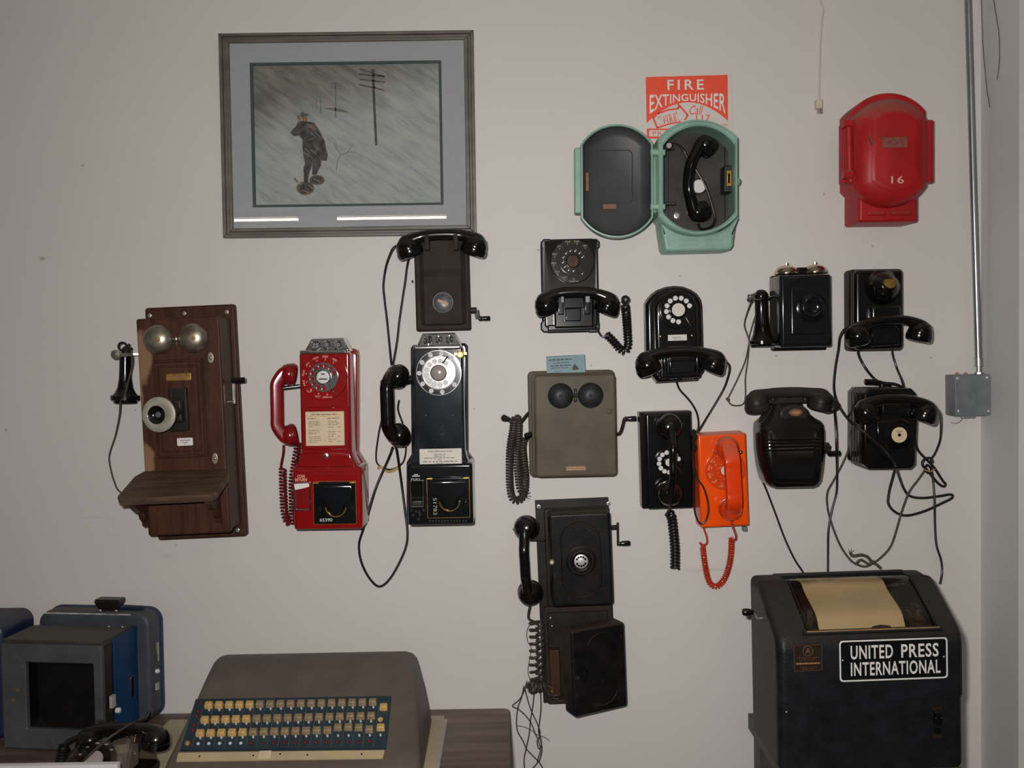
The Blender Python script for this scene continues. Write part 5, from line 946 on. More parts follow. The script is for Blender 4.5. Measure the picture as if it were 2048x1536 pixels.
# ================================================================ BLACK PHONE WITH ROUND BLANK, HANDSET BELOW
T = Thing('round_boss_telephone', 'black telephone with large blank domed dial boss and handset across its bottom', 'telephone', 1752, 620, 0.0)
part('body', T, 'bakelite_dusty', prism(rrect(T.rect(1698, 539, 1806, 701, .04), .011, 6), .0005, .045, .008, 4))
part('front_cover', T, 'bakelite', prism(rrect(T.rect(1708, 541, 1806, 698, .06), .010, 6), .04, .068, .010, 4))
hb = T.q(1765, 575, .066)
part('boss_ring', T, 'bakelite', lathe(hb, (0, -1, -.05), [(M(36, .07), 0), (M(35, .07), .005), (M(31, .07), .010), (M(29, .07), .018), (M(26, .08), .027), (M(24, .08), .0285), (M(20, .08), .030)], 40)); part('boss_cap', T, 'bakelite', lathe(hb, (0, -1, .12), [(M(26, .08), .024), (M(22, .08), .034), (M(17, .08), .0395), (M(15, .08), .043), (M(13, .08), .0445), (0, .045)], 36)); part('boss_highlight', T, 'brass', lathe(hb + Vector((.002, -.0435, .010)), (0, -1, .35), [(M(12), 0), (M(11.5), .0015), (0, .003)], 30), label='brass oval standing in for the highlight on the dome')  # the brass oval paints the highlight reflected in the glossy black dome
part('cradle_block', T, 'bakelite', prism(rrect(T.rect(1740, 612, 1800, 645, .08), .006), .06, .09, .008, 4)); part('lower_front', T, 'bakelite', prism(T.o([(1748, 652), (1792, 650), (1800, 660), (1798, 690), (1742, 694), (1738, 675)], .08), .06, .084, .006, 4))
handset(T, T.q(1715, 672, .105), T.q(1840, 665, .105), (.0, -.1, 1), rc=.0315, hc=.052, tilt=14, h=.036, thick=.0125, wide=.0145, end=1.5, ex=2.4, lift=.95, sh=.72)
part('handset_cord', T, 'rubber', tube(T.path([(1697, 656, .09), (1688, 660, .07), (1680, 675, .03), (1677, 700, .01), (1671, 735, .008), (1668, 775, .010), (1674, 803, .03), (1688, 828, .08), (1703, 845, .132), (1730, 866, .15), (1765, 897, .15), (1788, 925, .145), (1797, 950, .06), (1808, 978, .012), (1820, 992, .008), (1845, 996, .008), (1880, 992, .008), (1902, 989, .008), (1904, 996, .008), (1885, 1006, .008), (1850, 1022, .010), (1815, 1031, .010), (1792, 1025, .010), (1777, 1008, .010), (1778, 985, .012), (1784, 960, .02), (1791, 935, .03)]), .0036))
part('line_cord', T, 'rubber', tube(T.path([(1716, 698, .03), (1718, 712, .02), (1730, 735, .02), (1748, 757, .05), (1765, 765, .09), (1790, 768, .10), (1806, 775, .10)]), .0036)); part('line_cord', T, 'rubber', tube(T.path([(1784, 698, .03), (1786, 712, .015), (1795, 740, .02), (1804, 762, .07), (1808, 778, .09)]), .003))

# ================================================================ RIBBED BAKELITE PHONE WITH CRANK
T = Thing('ribbed_magneto_telephone', 'black ribbed crank telephone with narrow neck and oval badge', 'telephone', 1582, 890, 0.8)
L_ = [(1546, 797), (1546, 806), (1543, 815), (1537, 827), (1529, 838), (1520, 845), (1517, 850), (1516, 862), (1517, 900), (1521, 935), (1528, 962), (1536, 971), (1547, 975)]
R_ = [(1621, 974), (1631, 970), (1638, 960), (1642, 935), (1645, 900), (1646, 862), (1645, 848), (1641, 842), (1630, 836), (1618, 826), (1610, 815), (1606, 806), (1605, 796)]
part('backplate', T, 'bakelite_dusty', prism(inset(T.o(L_ + R_, .02), .002), .0005, .02, .002))
ob = T.o(L_ + R_, .07)
def bulge(v):
    # deeper towards the lower half
    z = v[2]; zt_, zb_ = T.q(1580, 800, .07).z, T.q(1580, 960, .07).z; k = max(0, min(1, (zt_ - z) / (zt_ - zb_) * 2.2)); return Vector((v[0], v[1] * (.64 + .38 * k), v[2]))
vs_, fs_ = prism(ob, .018, .108, .026, 6); part('body', T, 'bakelite', xf((vs_, fs_), bulge))
for i, y in enumerate((877, 884, 891, 898)): part('rib', T, 'bakelite', bar(T.q(1528 + i * .4, y + 2, .102), T.q(1641 - i * .6, y - 1, .102), .0042, .026, bev=.002))
oc = T.q(1587, 824, .073)
part('badge_boss', T, 'bakelite_dusty', prism(ell(*[T.q(1584, 828, .068)[i] for i in (0, 2)], M(31, .07), M(20, .07), 32), .055, .089, .008, 4)); bd = part('badge', T, 'dark_copper', prism(ell(oc.x, oc.z, M(13.5, .07), M(7.6, .07), 28), .08, .0935, .001)); part('badge_band', bd, 'copper_tan', prism(ell(oc.x, oc.z, M(9, .07), M(3, .07), 20), .09, .0942, 0))
part('neck_bar', T, 'bakelite_dusty', prism(rrect(T.rect(1536, 797, 1614, 806, .07), .003), .02, .078, .003))
for x in (1545, 1610): part('cradle_prong', T, 'bakelite_dusty', lathe(T.q(x, 797, .075), (0, -.1, 1), [(.008, -.008), (.0095, 0), (.0055, .008), (.004, .02), (.003, .024), (0, .025)], 16))
part('cradle_web', T, 'bakelite_dusty', prism(R4(T.rect(1574, 786, 1580, 799, .06)), .045, .065, .001))
handset(T, T.q(1513, 806, .082), T.q(1642, 803, .082), (0, -.1, 1), m='bakelite_dusty', rc=.032, hc=.052, tilt=12, h=.026, thick=.0135, wide=.014, end=1.5, ex=2.4, lift=.93, sh=.7)
part('mouthpiece_flare', T, 'bakelite_dusty', lathe(T.q(1658, 806, .08), (.45, 0, -1), [(.010, -.028), (.016, -.012), (.022, .004), (.024, .016), (.018, .022)], 20))
crank(T, T.q(1645, 891, .05), 1, (-.004, -.022), .032, m='bakelite_dusty', mg='bakelite', r=.0040, rg=.0078)
part('line_cord', T, 'rubber', tube(T.path([(1521, 860, .02), (1514, 885, .012), (1512, 915, .010), (1520, 950, .010), (1533, 980, .010), (1552, 1030, .008), (1570, 1078, .008), (1590, 1120, .008), (1608, 1149, .010), (1612, 1180, .012)]), .0027)); part('handset_cord', T, 'rubber', tube(T.path([(1664, 800, .08), (1668, 815, .06), (1671, 850, .09), (1673, 900, .09), (1674, 950, .03), (1673, 985, .012), (1664, 1020, .012), (1657, 1060, .014), (1656, 1100, .010), (1656, 1150, .010), (1658, 1185, .012)]), .0030))

# ================================================================ EIGHT-SIDED PHONE WITH TOP CRANK
T = Thing('octagonal_crank_telephone', 'deep eight-sided black telephone with cream dial label, crank lying on top', 'telephone', 1770, 855, -0.6)
bo = crect(T.rect(1729, 777, 1831, 938, .125), .012)
part('body', T, 'bakelite', prism(bo, .0005, .125, .004, 3)); part('side_groove', T, 'bakelite_dusty', *[frame(inset(bo, -.0008), inset(bo, .002), dd, dd + .006, .0015) for dd in (.03, .05, .07, .09)])
dc = T.q(1794, 869, .125)
part('dial_boss', T, 'bakelite', lathe(dc, (0, -1, 0), [(M(36, .13), -.002), (M(34, .13), .005), (M(31, .13), .007), (M(29, .13), .012), (M(24, .13), .013), (M(17, .13), .014), (0, .014)], 40)); lb = part('dial_label', T, 'cream_card', lathe(dc, (0, -1, 0), [(M(15.6, .14), .013), (M(15.6, .14), .0148), (0, .015)], 32), label='round cream paper label'); part('label_hub', lb, 'bakelite', lathe(dc, (0, -1, 0), [(M(3.4, .14), .014), (M(3.2, .14), .017), (0, .0175)], 14)); part('label_print', lb, 'brown_ink', *[prism(R4((dc.x - w_, dc.z + z - .0005, dc.x + w_, dc.z + z + .0005)), .1395, .1404, 0) for w_, z in ((.007, .011), (.009, .0085), (.005, .006))])
part('cradle', T, 'bakelite', prism(rrect(T.rect(1762, 800, 1828, 832, .15), .006), .12, .152, .008, 4)); part('cradle_bar', T, 'bakelite', prism(rrect(T.rect(1772, 806, 1818, 815, .16), .002), .14, .163, .003)); part('lower_shield', T, 'bakelite', prism(T.o([(1752, 842), (1835, 838), (1833, 890), (1820, 905), (1775, 908), (1758, 895)], .13), .12, .131, .004, 3))
handset(T, T.q(1731, 825, .165), T.q(1851, 826, .165), (-.03, -.1, 1), rc=.0305, hc=.05, tilt=20, h=.033, thick=.0135, wide=.0145, end=1.45, ex=2.4, lift=.95, sh=.72)
c_ = part('crank', T, 'bakelite', bar(T.q(1748, 766, .06), T.q(1782, 769, .06), .012, .010, bev=.002), cyl(T.q(1764, 767, .06), T.q(1764, 778, .06), .008, 12)); part('crank_grip', c_, 'bakelite', cyl(T.q(1729, 764, .065), T.q(1752, 764, .065), .0078, 16, .002))
part('handset_cord', T, 'rubber', tube(T.path([(1871, 818, .16), (1879, 826, .12), (1882, 850, .06), (1880, 880, .02), (1871, 905, .014), (1862, 920, .012), (1864, 934, .014), (1858, 946, .016), (1850, 940, .018), (1854, 930, .02), (1862, 938, .012), (1866, 960, .010), (1869, 1000, .012), (1870, 1050, .008), (1873, 1090, .008), (1882, 1120, .008), (1884, 1145, .010), (1880, 1168, .02)]), .0031))
part('line_cord', T, 'rubber', tube(T.path([(1829, 860, .03), (1831, 880, .02), (1836, 900, .015), (1852, 918, .016), (1864, 930, .018), (1873, 942, .014), (1886, 962, .010), (1891, 968, .010), (1888, 973, .010), (1878, 968, .010), (1866, 955, .012), (1854, 940, .014), (1846, 932, .02), (1845, 924, .02), (1852, 917, .018), (1862, 917, .016), (1866, 926, .016)]), .0036)); part('cord_tie', T, 'yellow_tape', tube(T.path([(1845, 938, .022), (1853, 941, .025), (1862, 943, .025), (1869, 938, .022)]), .0014, 6))
part('cloth_cord', T, 'cloth_cord', tube(T.path([(1702, 862, .03), (1701, 885, .015), (1695, 905, .008), (1684, 930, .007), (1668, 960, .007), (1655, 985, .007), (1655, 1015, .007), (1664, 1050, .007), (1680, 1090, .007), (1698, 1117, .007), (1712, 1128, .010), (1730, 1133, .012), (1745, 1127, .008), (1762, 1115, .008), (1780, 1095, .008), (1790, 1070, .008), (1803, 1025, .014), (1818, 985, .014), (1836, 960, .012), (1850, 940, .016)]), .0030))
part('cord_knot', T, 'cloth_cord', tube(T.path([(1700, 1105, .014), (1706, 1112, .016), (1722, 1110, .016), (1735, 1114, .016), (1744, 1124, .014), (1754, 1130, .014), (1762, 1137, .012)]), .0042), tube(T.path([(1712, 1128, .016), (1722, 1120, .018), (1738, 1128, .018), (1748, 1122, .016)]), .0036)); part('cord_fray', T, 'cloth_cord', *[tube(T.path([(1701, 1106, .014), (x, y, .014)]), .0007, 5, 3) for x, y in ((1697, 1098), (1703, 1097), (1696, 1103), (1708, 1101))])
# ================================================================ CONDUIT, JUNCTION BOX, HANGING CORD
T = Thing('junction_box', 'grey square junction box at the foot of the steel conduit', 'junction box', 1943, 790, 0.6)
part('box', T, 'galvanised_paint', prism(rrect(T.rect(1907, 750, 1977, 831, .05), .004), .0005, .05, .002)); part('cover', T, 'galvanised_paint', prism(rrect(T.rect(1909.5, 751, 1981, 831, .055), .006), .05, .057, .002))
for x, y in ((1915, 757), (1974, 755), (1917, 822), (1977, 822)): part('cover_screw', T, 'screw', dome(T.q(x, y, .057), (0, -1, 0), .0042, .003))
part('knockout', T, 'galvanised_paint', frame(ell(*[T.q(1946, 789, .057)[i] for i in (0, 2)], M(8.5), M(8.5), 24), ell(*[T.q(1946, 789, .057)[i] for i in (0, 2)], M(7.5), M(7.5), 24), .056, .058, .0003)); part('bottom_tab', T, 'steel', prism(rrect(T.rect(1926, 830, 1951, 836, .04), .001), .02, .04, .001)); 
for x in (1914, 1931): part('side_bolt', T, 'copper_tan', dome(T.q(x, 749, .03), (0, 0, 1), .005, .006))
part('whisker_wire', T, 'wire_dark', tube(T.path([(1927, 834, .02), (1920, 843, .01), (1911, 847, .008), (1902, 845, .008)]), .0007, 5))
T = Thing('conduit', 'galvanised steel conduit running down the wall to the grey box', 'conduit', 1957, 750, 0)
c0, c1 = T.q(1957, 724, .028), T.q(1936, 0, .028); c2 = c1 + (c1 - c0) * ((3.195 - (T.mw @ c1).z) / ((T.mw @ c1).z - (T.mw @ c0).z))
part('pipe', T, 'conduit_steel', cyl(c0, c2, M(6.8), 24)); part('coupling', T, 'steel', cyl(T.q(1957.5, 733, .028), T.q(1957, 717, .028), M(7.6), 20, .001), cyl(T.q(1957.5, 732, .028), T.q(1957.5, 730, .028), M(9), 20), cyl(T.q(1957, 718, .028), T.q(1957, 716, .028), M(8.6), 20)); part('nipple', T, 'brass', cyl(T.q(1957.5, 752, .028), T.q(1957.5, 731, .028), M(5.5), 18)).data.materials[0] = MATS['steel']; part('lock_nut', T, 'steel', cyl(T.q(1957.5, 748, .028), T.q(1957.5, 744.5, .028), M(9), 8))
for zy in (150,): part('pipe_strap', T, 'steel', bar(T.q(1930, zy, .004), T.q(1954, zy, .004), .014, .004)) if False else None
T = Thing('hanging_plug_cord', 'ivory lamp cord hanging down the wall with a bare two-prong plug', 'cord', 1640, 120, 0)
top_ = T.q(1637, -60, .006); ce = T.inv @ Vector(((T.mw @ top_).x - .01, -.006, 3.198))
part('cord', T, 'ivory_cord', tube([ce, (ce + top_) / 2 + Vector((.004, 0, 0))] + T.path([(1637, -60), (1640, -5), (1647, 20), (1645, 35), (1642, 70), (1640, 120), (1639, 165), (1639, 200)], .006), .0022, 7)); pg = part('plug', T, 'ivory_cord', prism(rrect(T.rect(1633, 198, 1646.5, 216, .02), .003), .0015, .02, .003)); 
for x in (1636.8, 1643.2): part('prong', pg, 'brass', prism(R4(T.rect(x - 1.7, 215, x + 1.7, 227, .012)), .006, .0135, 0)).data.materials[0] = MATS['steel']
def Pside(px, py, x):
    v = CAM_R @ Vector((px - 1024.0, 768.0 - py, -F_PX)); return CAM_P + v * ((x - CAM_P.x) / v.x)
for nm, lab, pts in (('stray_wire', 'fine dark wire curling beside the conduit on the wall return', [(1962, -20), (1964, 40), (1966, 90), (1970, 140), (1974, 180), (1980, 215)]), ('stray_wire', 'fine dark wire hanging alone down the middle of the wall return', [(1984, -20), (1992, 30), (1998, 70), (1999, 110), (1997, 140), (1994, 160)])):
    flat(nm, 'wire_dark', tube([Pside(x, y, XC - .0022) for x, y in pts], .0009, 6, 5), label=lab, cat='wire')

# ================================================================ TELETYPE ON ITS STAND
mat('teletype_black', (0.0095, 0.0105, 0.0125), 0.42, var=0.35, scale=22, bump=0.35, dust=0.55, dustcol=(0.062, 0.05, 0.04), spec=0.22, wear=0.15, wearcol=(.03, .034, .04))
mat('paper_roll', (0.56, 0.49, 0.40), 0.8, var=0.05, scale=12); mat('mechanism', (0.06, 0.045, 0.032), 0.4, metal=0.4, var=0.6, scale=60); mat('bronze_print', (.13, .06, .032), .5, metal=.2, var=.2, scale=90); mat('plate_bronze', (0.03, 0.017, 0.011), 0.4, metal=0.3, var=0.3, scale=90); mat('stand_paint', (0.045, 0.042, 0.038), 0.5, var=0.3, scale=16, dust=.3)
zs = P(1499, 1431, .06).z
def xprism(prof, x0, x1, bev=.004, seg=3):
    vs, fs = prism(prof, x0, x1, bev, seg, bev0=bev); return [Vector((-v.y, -v.x, v.z)) for v in vs], fs
S_ = Thing('teletype_stand', 'dark metal stand under the news teleprinter', 'stand', loc=(P(1499, 1431, .06).x, 0, 0), rot=Matrix.Identity(3))
sw = .40
part('platform', S_, 'stand_paint', obox((sw / 2, -.31, zs - .02), (sw, .54, .04), None, .004))
for x in (.035, sw - .035):
    for y in (-.085, -.53): part('leg', S_, 'stand_paint', obox((x, y, (zs - .035) / 2), (.05, .05, zs - .035), None, .004))
T = Thing('news_teleprinter', 'black teleprinter with paper behind its window and white-lettered front sign', 'teleprinter', loc=(P(1740, 1400, .42).x, 0, zs), rot=Matrix.Rotation(math.radians(1.6), 3, 'Z') @ Matrix.Rotation(math.radians(-0.7), 3, 'Y'))
df = .42
xl, xr = T.q(1556, 1400, df).x, T.q(1934, 1400, df).x
zz = lambda y, dd: T.q(1740, y, dd).z
zC, zD, zE = zz(1264, .408), zz(1166, .285), zz(1145.5, .215)
zS = zz(1405, df)
low = [(.17, .001), (df - .006, .001), (df - .006, zS)]; up = [(.17, .001)]
zb0 = .003
lowp = [(.185, zb0), (df - .007, zb0), (df - .007, zS), (df, zS + .003), (df + .001, zz(1300, df)), (df - .004, zz(1275, df)), (.408, zC)]
endp = lowp + [(.395, zC + .012), (.30, zD - .008), (.27, zD + .010), (.235, zE - .002), (.205, zE), (.185, zE - .004)]
xa, xb = T.q(1609, 1250, .40).x, T.q(1875, 1240, .40).x
def xmap(g): return [Vector((-v.y, -v.x, v.z)) for v in g[0]], g[1]
part('left_case', T, 'teletype_black', xmap(prism(endp, -xa, -xl, .020, 6)[:1] and ([Vector((v.x, -v.y, v.z)) for v in prism(endp, -xa, -xl, .020, 6)[0]], prism(endp, -xa, -xl, .020, 6)[1]))); part('right_case', T, 'teletype_black', xmap(prism(endp, xb, xr, .020, 6)))
part('front_case', T, 'teletype_black', xmap(prism(lowp + [(.185, zC)], xa - .0005, xb + .0005, 0)))
part('rear_wall', T, 'teletype_black', obox(((xa + xb) / 2, -.19, (zC + zE) / 2 - .004), (xb - xa + .02, .012, zE - zC - .004))); part('top_bar', T, 'teletype_black', obox(((xa + xb) / 2, -.2, zE - .004), (xb - xa + .02, .022, .008), None, .002))
part('window_sill', T, 'teletype_black', bar((xa - .008, -.409, zC + .003), (xb + .008, -.409, zC + .003), .012, .012, (0, -1, .4), bev=.003)); part('sill_trim', T, 'copper_tan', bar((xa, -.4135, zC + .007), (xb, -.4135, zC + .007), .0022, .002, (0, -1, .4)))
wp = [(.402, zC + .008), (.385, zC + .022), (.30, zD - .010), (.268, zD + .008), (.233, zE - .005), (.208, zE - .004)]
rg = [[(xa + .001, -d_, z_), (xb - .001, -d_, z_), (xb - .001, -d_ + .0012, z_ - .0012), (xa + .001, -d_ + .0012, z_ - .0012)] for d_, z_ in wp]
part('window_pane', T, 'old_plastic_pane', loft(rg), angle=60)
for xx in (xa + .004, xb - .004): part('pane_strip', T, 'bakelite', tube([(xx, -d_ - .002, z_ + .001) for d_, z_ in wp[:4]], .003, 6, 4))
pa_, pb_ = T.q(1630, 1200, .36).x, T.q(1803, 1200, .36).x
pp = [(.384, zC - .008), (.376, zC + .010), (.355, zC + .034), (.287, zD - .020), (.257, zD - .002), (.225, zE - .0105), (.205, zE - .0085)]
part('paper', T, 'paper_roll', loft([[(pa_ + .004 * 0, -d_, z_), (pb_, -d_, z_), (pb_, -d_ + .0006, z_ - .0006), (pa_, -d_ + .0006, z_ - .0006)] for d_, z_ in [tuple(p) for p in [(v.x, v.y) for v in catmull([Vector((a, b, 0)) for a, b in pp], 5)]]]), angle=60, label='tan paper feeding up behind the window')
part('platen', T, 'rubber', cyl((pa_ - .012, -.335, zC + .012), (pb_ + .012, -.335, zC + .012), .018, 20))
rn = random.Random(3)
for side, (u0, u1) in (('l', (xa + .004, pa_ - .004)), ('r', (pb_ + .002, xb - .006))):
    for i in range(7 if side == 'l' else 12):
        cx = rn.uniform(u0 + .004, u1 - .004); h_ = rn.uniform(.012, .045); part('typing_mechanism', T, 'mechanism', obox((cx, -rn.uniform(.33, .365), zC + h_ / 2 - .004), (rn.uniform(.005, .014), rn.uniform(.01, .03), h_), Matrix.Rotation(rn.uniform(-.3, .3), 3, 'Y'), .001))
part('type_basket', T, 'mechanism', lathe((pb_ - .055, -.372, zC - .016), (0, -.3, 1), [(.03, 0), (.028, .016), (.02, .022), (0, .024)], 20)); part('ribbon_spool', T, 'mechanism', lathe((xb - .025, -.36, zC + .0), (0, -.3, 1), [(.016, 0), (.016, .014), (.006, .015), (.005, .022), (0, .023)], 18))
dS = df + .0015
def fr_pt(px, py, off=0.0):
    v = T.q(px, py, df); return Vector((v.x, -(df + off), v.z))
a_, b_ = fr_pt(1676, 1280), fr_pt(1897, 1357); sr = (a_.x, b_.z, b_.x, a_.z)
sg = part('agency_sign', T, 'black_enamel', prism(rrect(sr, .008, 5), df - .002, df + .003, .0006), label='black sign with white border and lettering'); part('sign_border', sg, 'white_print', frame(rrect((sr[0] + .0005, sr[1] + .0005, sr[2] - .0005, sr[3] - .0005), .008, 5), rrect((sr[0] + .004, sr[1] + .004, sr[2] - .004, sr[3] - .004), .006, 5), df + .002, df + .0036, .0002))
cx_ = (sr[0] + sr[2]) / 2; hS, wS = sr[3] - sr[1], sr[2] - sr[0]
g = []
for wd_, (xs, xe), zc_ in (('UNITED', (.105, .495), .70), ('PRESS', (.57, .915), .70), ('INTERNATIONAL', (.105, .93), .30)):
    g.append(text(wd_, (sr[0] + wS * (xs + xe) / 2, -(df + .0036), sr[1] + hS * zc_), wS * (xe - xs), hS * .33, bold=.018, spacing=1.1))
part('sign_lettering', sg, 'white_print', *g)
for fx in (.035, .965): part('sign_screw', sg, 'dull_nickel', dome((sr[0] + wS * fx, -(df + .0028), sr[1] + hS * .52), (0, -1, 0), .003, .002))
a_, b_ = fr_pt(1585, 1288), fr_pt(1643, 1339); br = (a_.x, b_.z, b_.x, a_.z); bw, bh = br[2] - br[0], br[3] - br[1]
bp_ = part('maker_plate', T, 'plate_bronze', prism(rrect(br, .002, 3), df - .002, df + .0025, .0005), label='small bronze plate with a bell emblem'); part('plate_border', bp_, 'bronze_print', frame(rrect(br, .002, 3), rrect((br[0] + .0012, br[1] + .0012, br[2] - .0012, br[3] - .0012), .0015, 3), df + .0015, df + .003, .0002))
ec = (br[0] + bw * .5, br[1] + bh * .76)
part('bell_emblem', bp_, 'bronze_print', frame(ell(ec[0], ec[1], bh * .20, bh * .20, 24), ell(ec[0], ec[1], bh * .165, bh * .165, 24), df + .002, df + .003, .0002), prism([(ec[0] - bh * .10, ec[1] - bh * .07), (ec[0] + bh * .10, ec[1] - bh * .07), (ec[0] + bh * .06, ec[1]), (ec[0] + bh * .03, ec[1] + bh * .11), (ec[0] - bh * .03, ec[1] + bh * .11), (ec[0] - bh * .06, ec[1])], df + .002, df + .003, 0))
part('plate_print', bp_, 'bronze_print', *lines(T, br, df + .0025, [(.12, .88, .50, .0016), (.2, .8, .58, .001), (.2, .85, .86, .0012), (.3, .7, .92, .001)], 6)); part('plate_title', bp_, 'copper_tan', *lines(T, br, df + .0025, [(.08, .92, .72, .0036)], 9))
lx = fr_pt(1878, 1446).x
for y0, y1 in ((1414, 1424), (1471, 1480)): part('latch_plate', T, 'plate_bronze', prism(rrect((lx - M(10, df), fr_pt(1878, y1).z, lx + M(10, df), fr_pt(1878, y0).z), .001), df - .01, df - .0035, .0008))
lt = part('latch', T, 'steel', prism(rrect((lx - M(7, df), fr_pt(1878, 1452).z, lx + M(7, df), fr_pt(1878, 1424).z), .002), df - .01, df + .004, .003)); lt.data.materials[0] = MATS['bakelite']; part('latch_pin', lt, 'dull_nickel', cyl((lx - M(7, df), -(df + .002), fr_pt(1878, 1437).z), (lx + M(7, df), -(df + .002), fr_pt(1878, 1437).z), .002, 8)); part('latch_hook', T, 'bakelite', prism(rrect((lx - M(5, df), fr_pt(1878, 1470).z, lx + M(5, df), fr_pt(1878, 1455).z), .002), df - .01, df - .001, .002))
kx = T.q(1500, 1221, .28); part('platen_crank', T, 'steel', tube([(xl + .03, -.30, kx.z - .012), (xl - .006, -.30, kx.z - .012), (xl - .012, -.30, kx.z - .012), (xl - .016, -.295, kx.z - .002), (xl - .02, -.29, kx.z)], .0025, 8)); part('platen_knob', T, 'bakelite', lathe((xl - .018, -.29, kx.z), (-1, 0, .05), [(.005, 0), (.007, .006), (.009, .014), (.0085, .024), (.006, .027), (0, .028)], 18))
part('case_screw', T, 'screw', dome(fr_pt(1573, 1424, -.006), (0, -1, 0), .0022, .0015)); part('case_screw', T, 'bell_black', dome((xr - .03, -.262, zD + .012), (0, -.5, 1), .004, .003))

# ================================================================ TABLE AND WHAT STANDS ON IT
ZT = P(700, 1420.5, 0.0).z
woodmat('stained_laminate', (.105, .062, .050), (.20, .145, .122), sc=3.0, axis='X'); mat('table_edge', (.07, .028, .02), .5, var=.2); mat('cream_board', (.40, .335, .21), .5, var=.12, scale=8); mat('pale_edge', (.36, .335, .31), .5, var=.08)
TX = P(1020.5, 1425, .02).x
T = Thing('work_table', 'brown stained work table along the wall under the telephones', 'table', loc=(-.75, -.4, 0), rot=Matrix.Identity(3))
x0, x1 = -1.75 + .75, TX + .75
tp = rrect((x0, -.36, x1, .398), .022, 5)
tv = [[(x, y, z) for x, y in inset(tp, k)] for k, z in ((.003, ZT - .03), (0, ZT - .026), (0, ZT - .003), (.002, ZT))]
part('tabletop', T, 'stained_laminate', loft(tv))
for lx_ in (x0 + .08, x1 - .08):
    for ly in (-.28, .32): part('leg', T, 'steel', obox((lx_, ly, (ZT - .03) / 2), (.035, .035, ZT - .03), None, .003))
part('apron', T, 'table_edge', obox(((x0 + x1) / 2, .3, ZT - .06), (x1 - x0 - .1, .02, .06))); part('apron', T, 'table_edge', obox(((x0 + x1) / 2, -.26, ZT - .06), (x1 - x0 - .1, .02, .06)))
def on_table(px, py, h=0.0):
    v = CAM_R @ Vector((px - 1024.0, 768.0 - py, -F_PX)); return CAM_P + v * ((ZT + h - CAM_P.z) / v.z)
bR = on_table(889, 1433); xb1 = bR.x; yb1 = bR.y; xb0 = on_table(340, 1440).x
T = Thing('cream_panel', 'flat cream panel lying on the table under the key console', 'panel', loc=((xb0 + xb1) / 2, yb1 - .25, ZT), rot=Matrix.Identity(3)); hw_ = (xb1 - xb0) / 2
part('board', T, 'cream_board', obox((0, 0, .0016), (2 * hw_, .5, .0024), None, .0005)); part('edge_strip', T, 'pale_edge', obox((hw_ + .005, -.012, .0016), (.010, .476, .0022), None, .0005))
# --- key console
mat('console_paint', (0.115, 0.092, 0.076), 0.5, var=0.12, scale=14, bump=0.15, spec=.25); mat('console_panel', (0.020, 0.038, 0.05), 0.35, var=0.15, scale=14); mat('key_yellow', (0.58, 0.37, 0.13), 0.4, var=0.15, scale=90); mat('key_tan', (0.29, 0.205, 0.115), 0.4, var=0.15, scale=90); mat('lamp_red', (0.16, 0.008, 0.006), 0.2, var=0.3, scale=200); mat('lamp_white', (0.55, 0.55, 0.60), 0.2, var=0.1); mat('console_strip', (0.48, 0.38, 0.22), 0.5, var=0.1, scale=14); mat('panel_line', (.10, .12, .13), .5, var=.1)
cxw = (-.757 - .254) / 2
T = Thing('key_console', 'grey-brown curved desk console with rows of yellow keys', 'console', loc=(cxw, 0, ZT + .0032), rot=Matrix.Rotation(math.radians(0.8), 3, 'Z'))
H0 = -.008
PR = [(.10, 0), (.098, .10), (.10, .168), (.112, .186), (.135, .195), (.165, .196), (.20, .186), (.24, .163), (.285, .1285), (.43, .052), (.458, .040), (.475, .030), (.485, .012), (.485, 0)]
def hwid(h): return .288 - .037 * min(1, h / .19) ** 1.3
cen = (.26, .07)
def ring(shr, dx): return [(sx_ * (hwid(h) - dx), -(cen[0] + (d_ - cen[0]) * shr), cen[1] + (h - cen[1]) * shr) for d_, h in PR]
rings = []
for sx_, seq in ((-1, ((.86, .0), (.93, .002), (.97, .008), (1.0, .024))), (1, ((1.0, .024), (.97, .008), (.93, .002), (.86, .0)))):
    for shr, dx in seq: rings.append([(sx_ * (hwid(h) - dx), -(cen[0] + (d_ - cen[0]) * shr), max(0, cen[1] + (h - cen[1]) * shr)) for d_, h in PR])
part('hood', T, 'console_paint', loft(rings), angle=35)
p0, p1 = Vector((0, -.290, .1285)), Vector((0, -.4285, .0545)); pn = Vector((0, -(p0.z - p1.z), -(p1.y - p0.y) * -1)).normalized(); pn = (Vector((1, 0, 0)).cross(p1 - p0)).normalized(); pn = pn if pn.z > 0 else -pn
def pk(px, py, off=0.0):
    """local point on the sloping key panel seen at photo pixel"""
    o_ = T.inv @ CAM_P; v = (T.inv.to_3x3()) @ (CAM_R @ Vector((px - 1024.0, 768.0 - py, -F_PX))); q0 = p0 + pn * off
    return o_ + v * ((q0 - o_).dot(pn) / v.dot(pn))
def quadslab(pts, off0, off1): 
    lo = [Vector(p) + pn * off0 for p in pts]; hi = [Vector(p) + pn * off1 for p in pts]; return loft([lo, hi])
pq = [pk(392, 1400), pk(783, 1394), pk(773, 1498), pk(361, 1502)]
pan = part('key_panel', T, 'console_panel', quadslab(pq, -.004, .0035), angle=20)
part('label_strip', T, 'console_strip', quadslab([pk(357, 1507), pk(769, 1502), pk(766, 1518), pk(353, 1524)], -.006, .003), angle=20)
for sx in (1, 2): pass
KM = {}
def stamp(name, key, build, m, loc, parent):
    if (key, m) not in KM:
        o = part(name, parent, m, build()); KM[(key, m)] = o.data; o.location = loc
    else:
        o = bpy.data.objects.new(name, KM[(key, m)]); COL.objects.link(o); o.parent = parent.root; o.location = loc
    return o
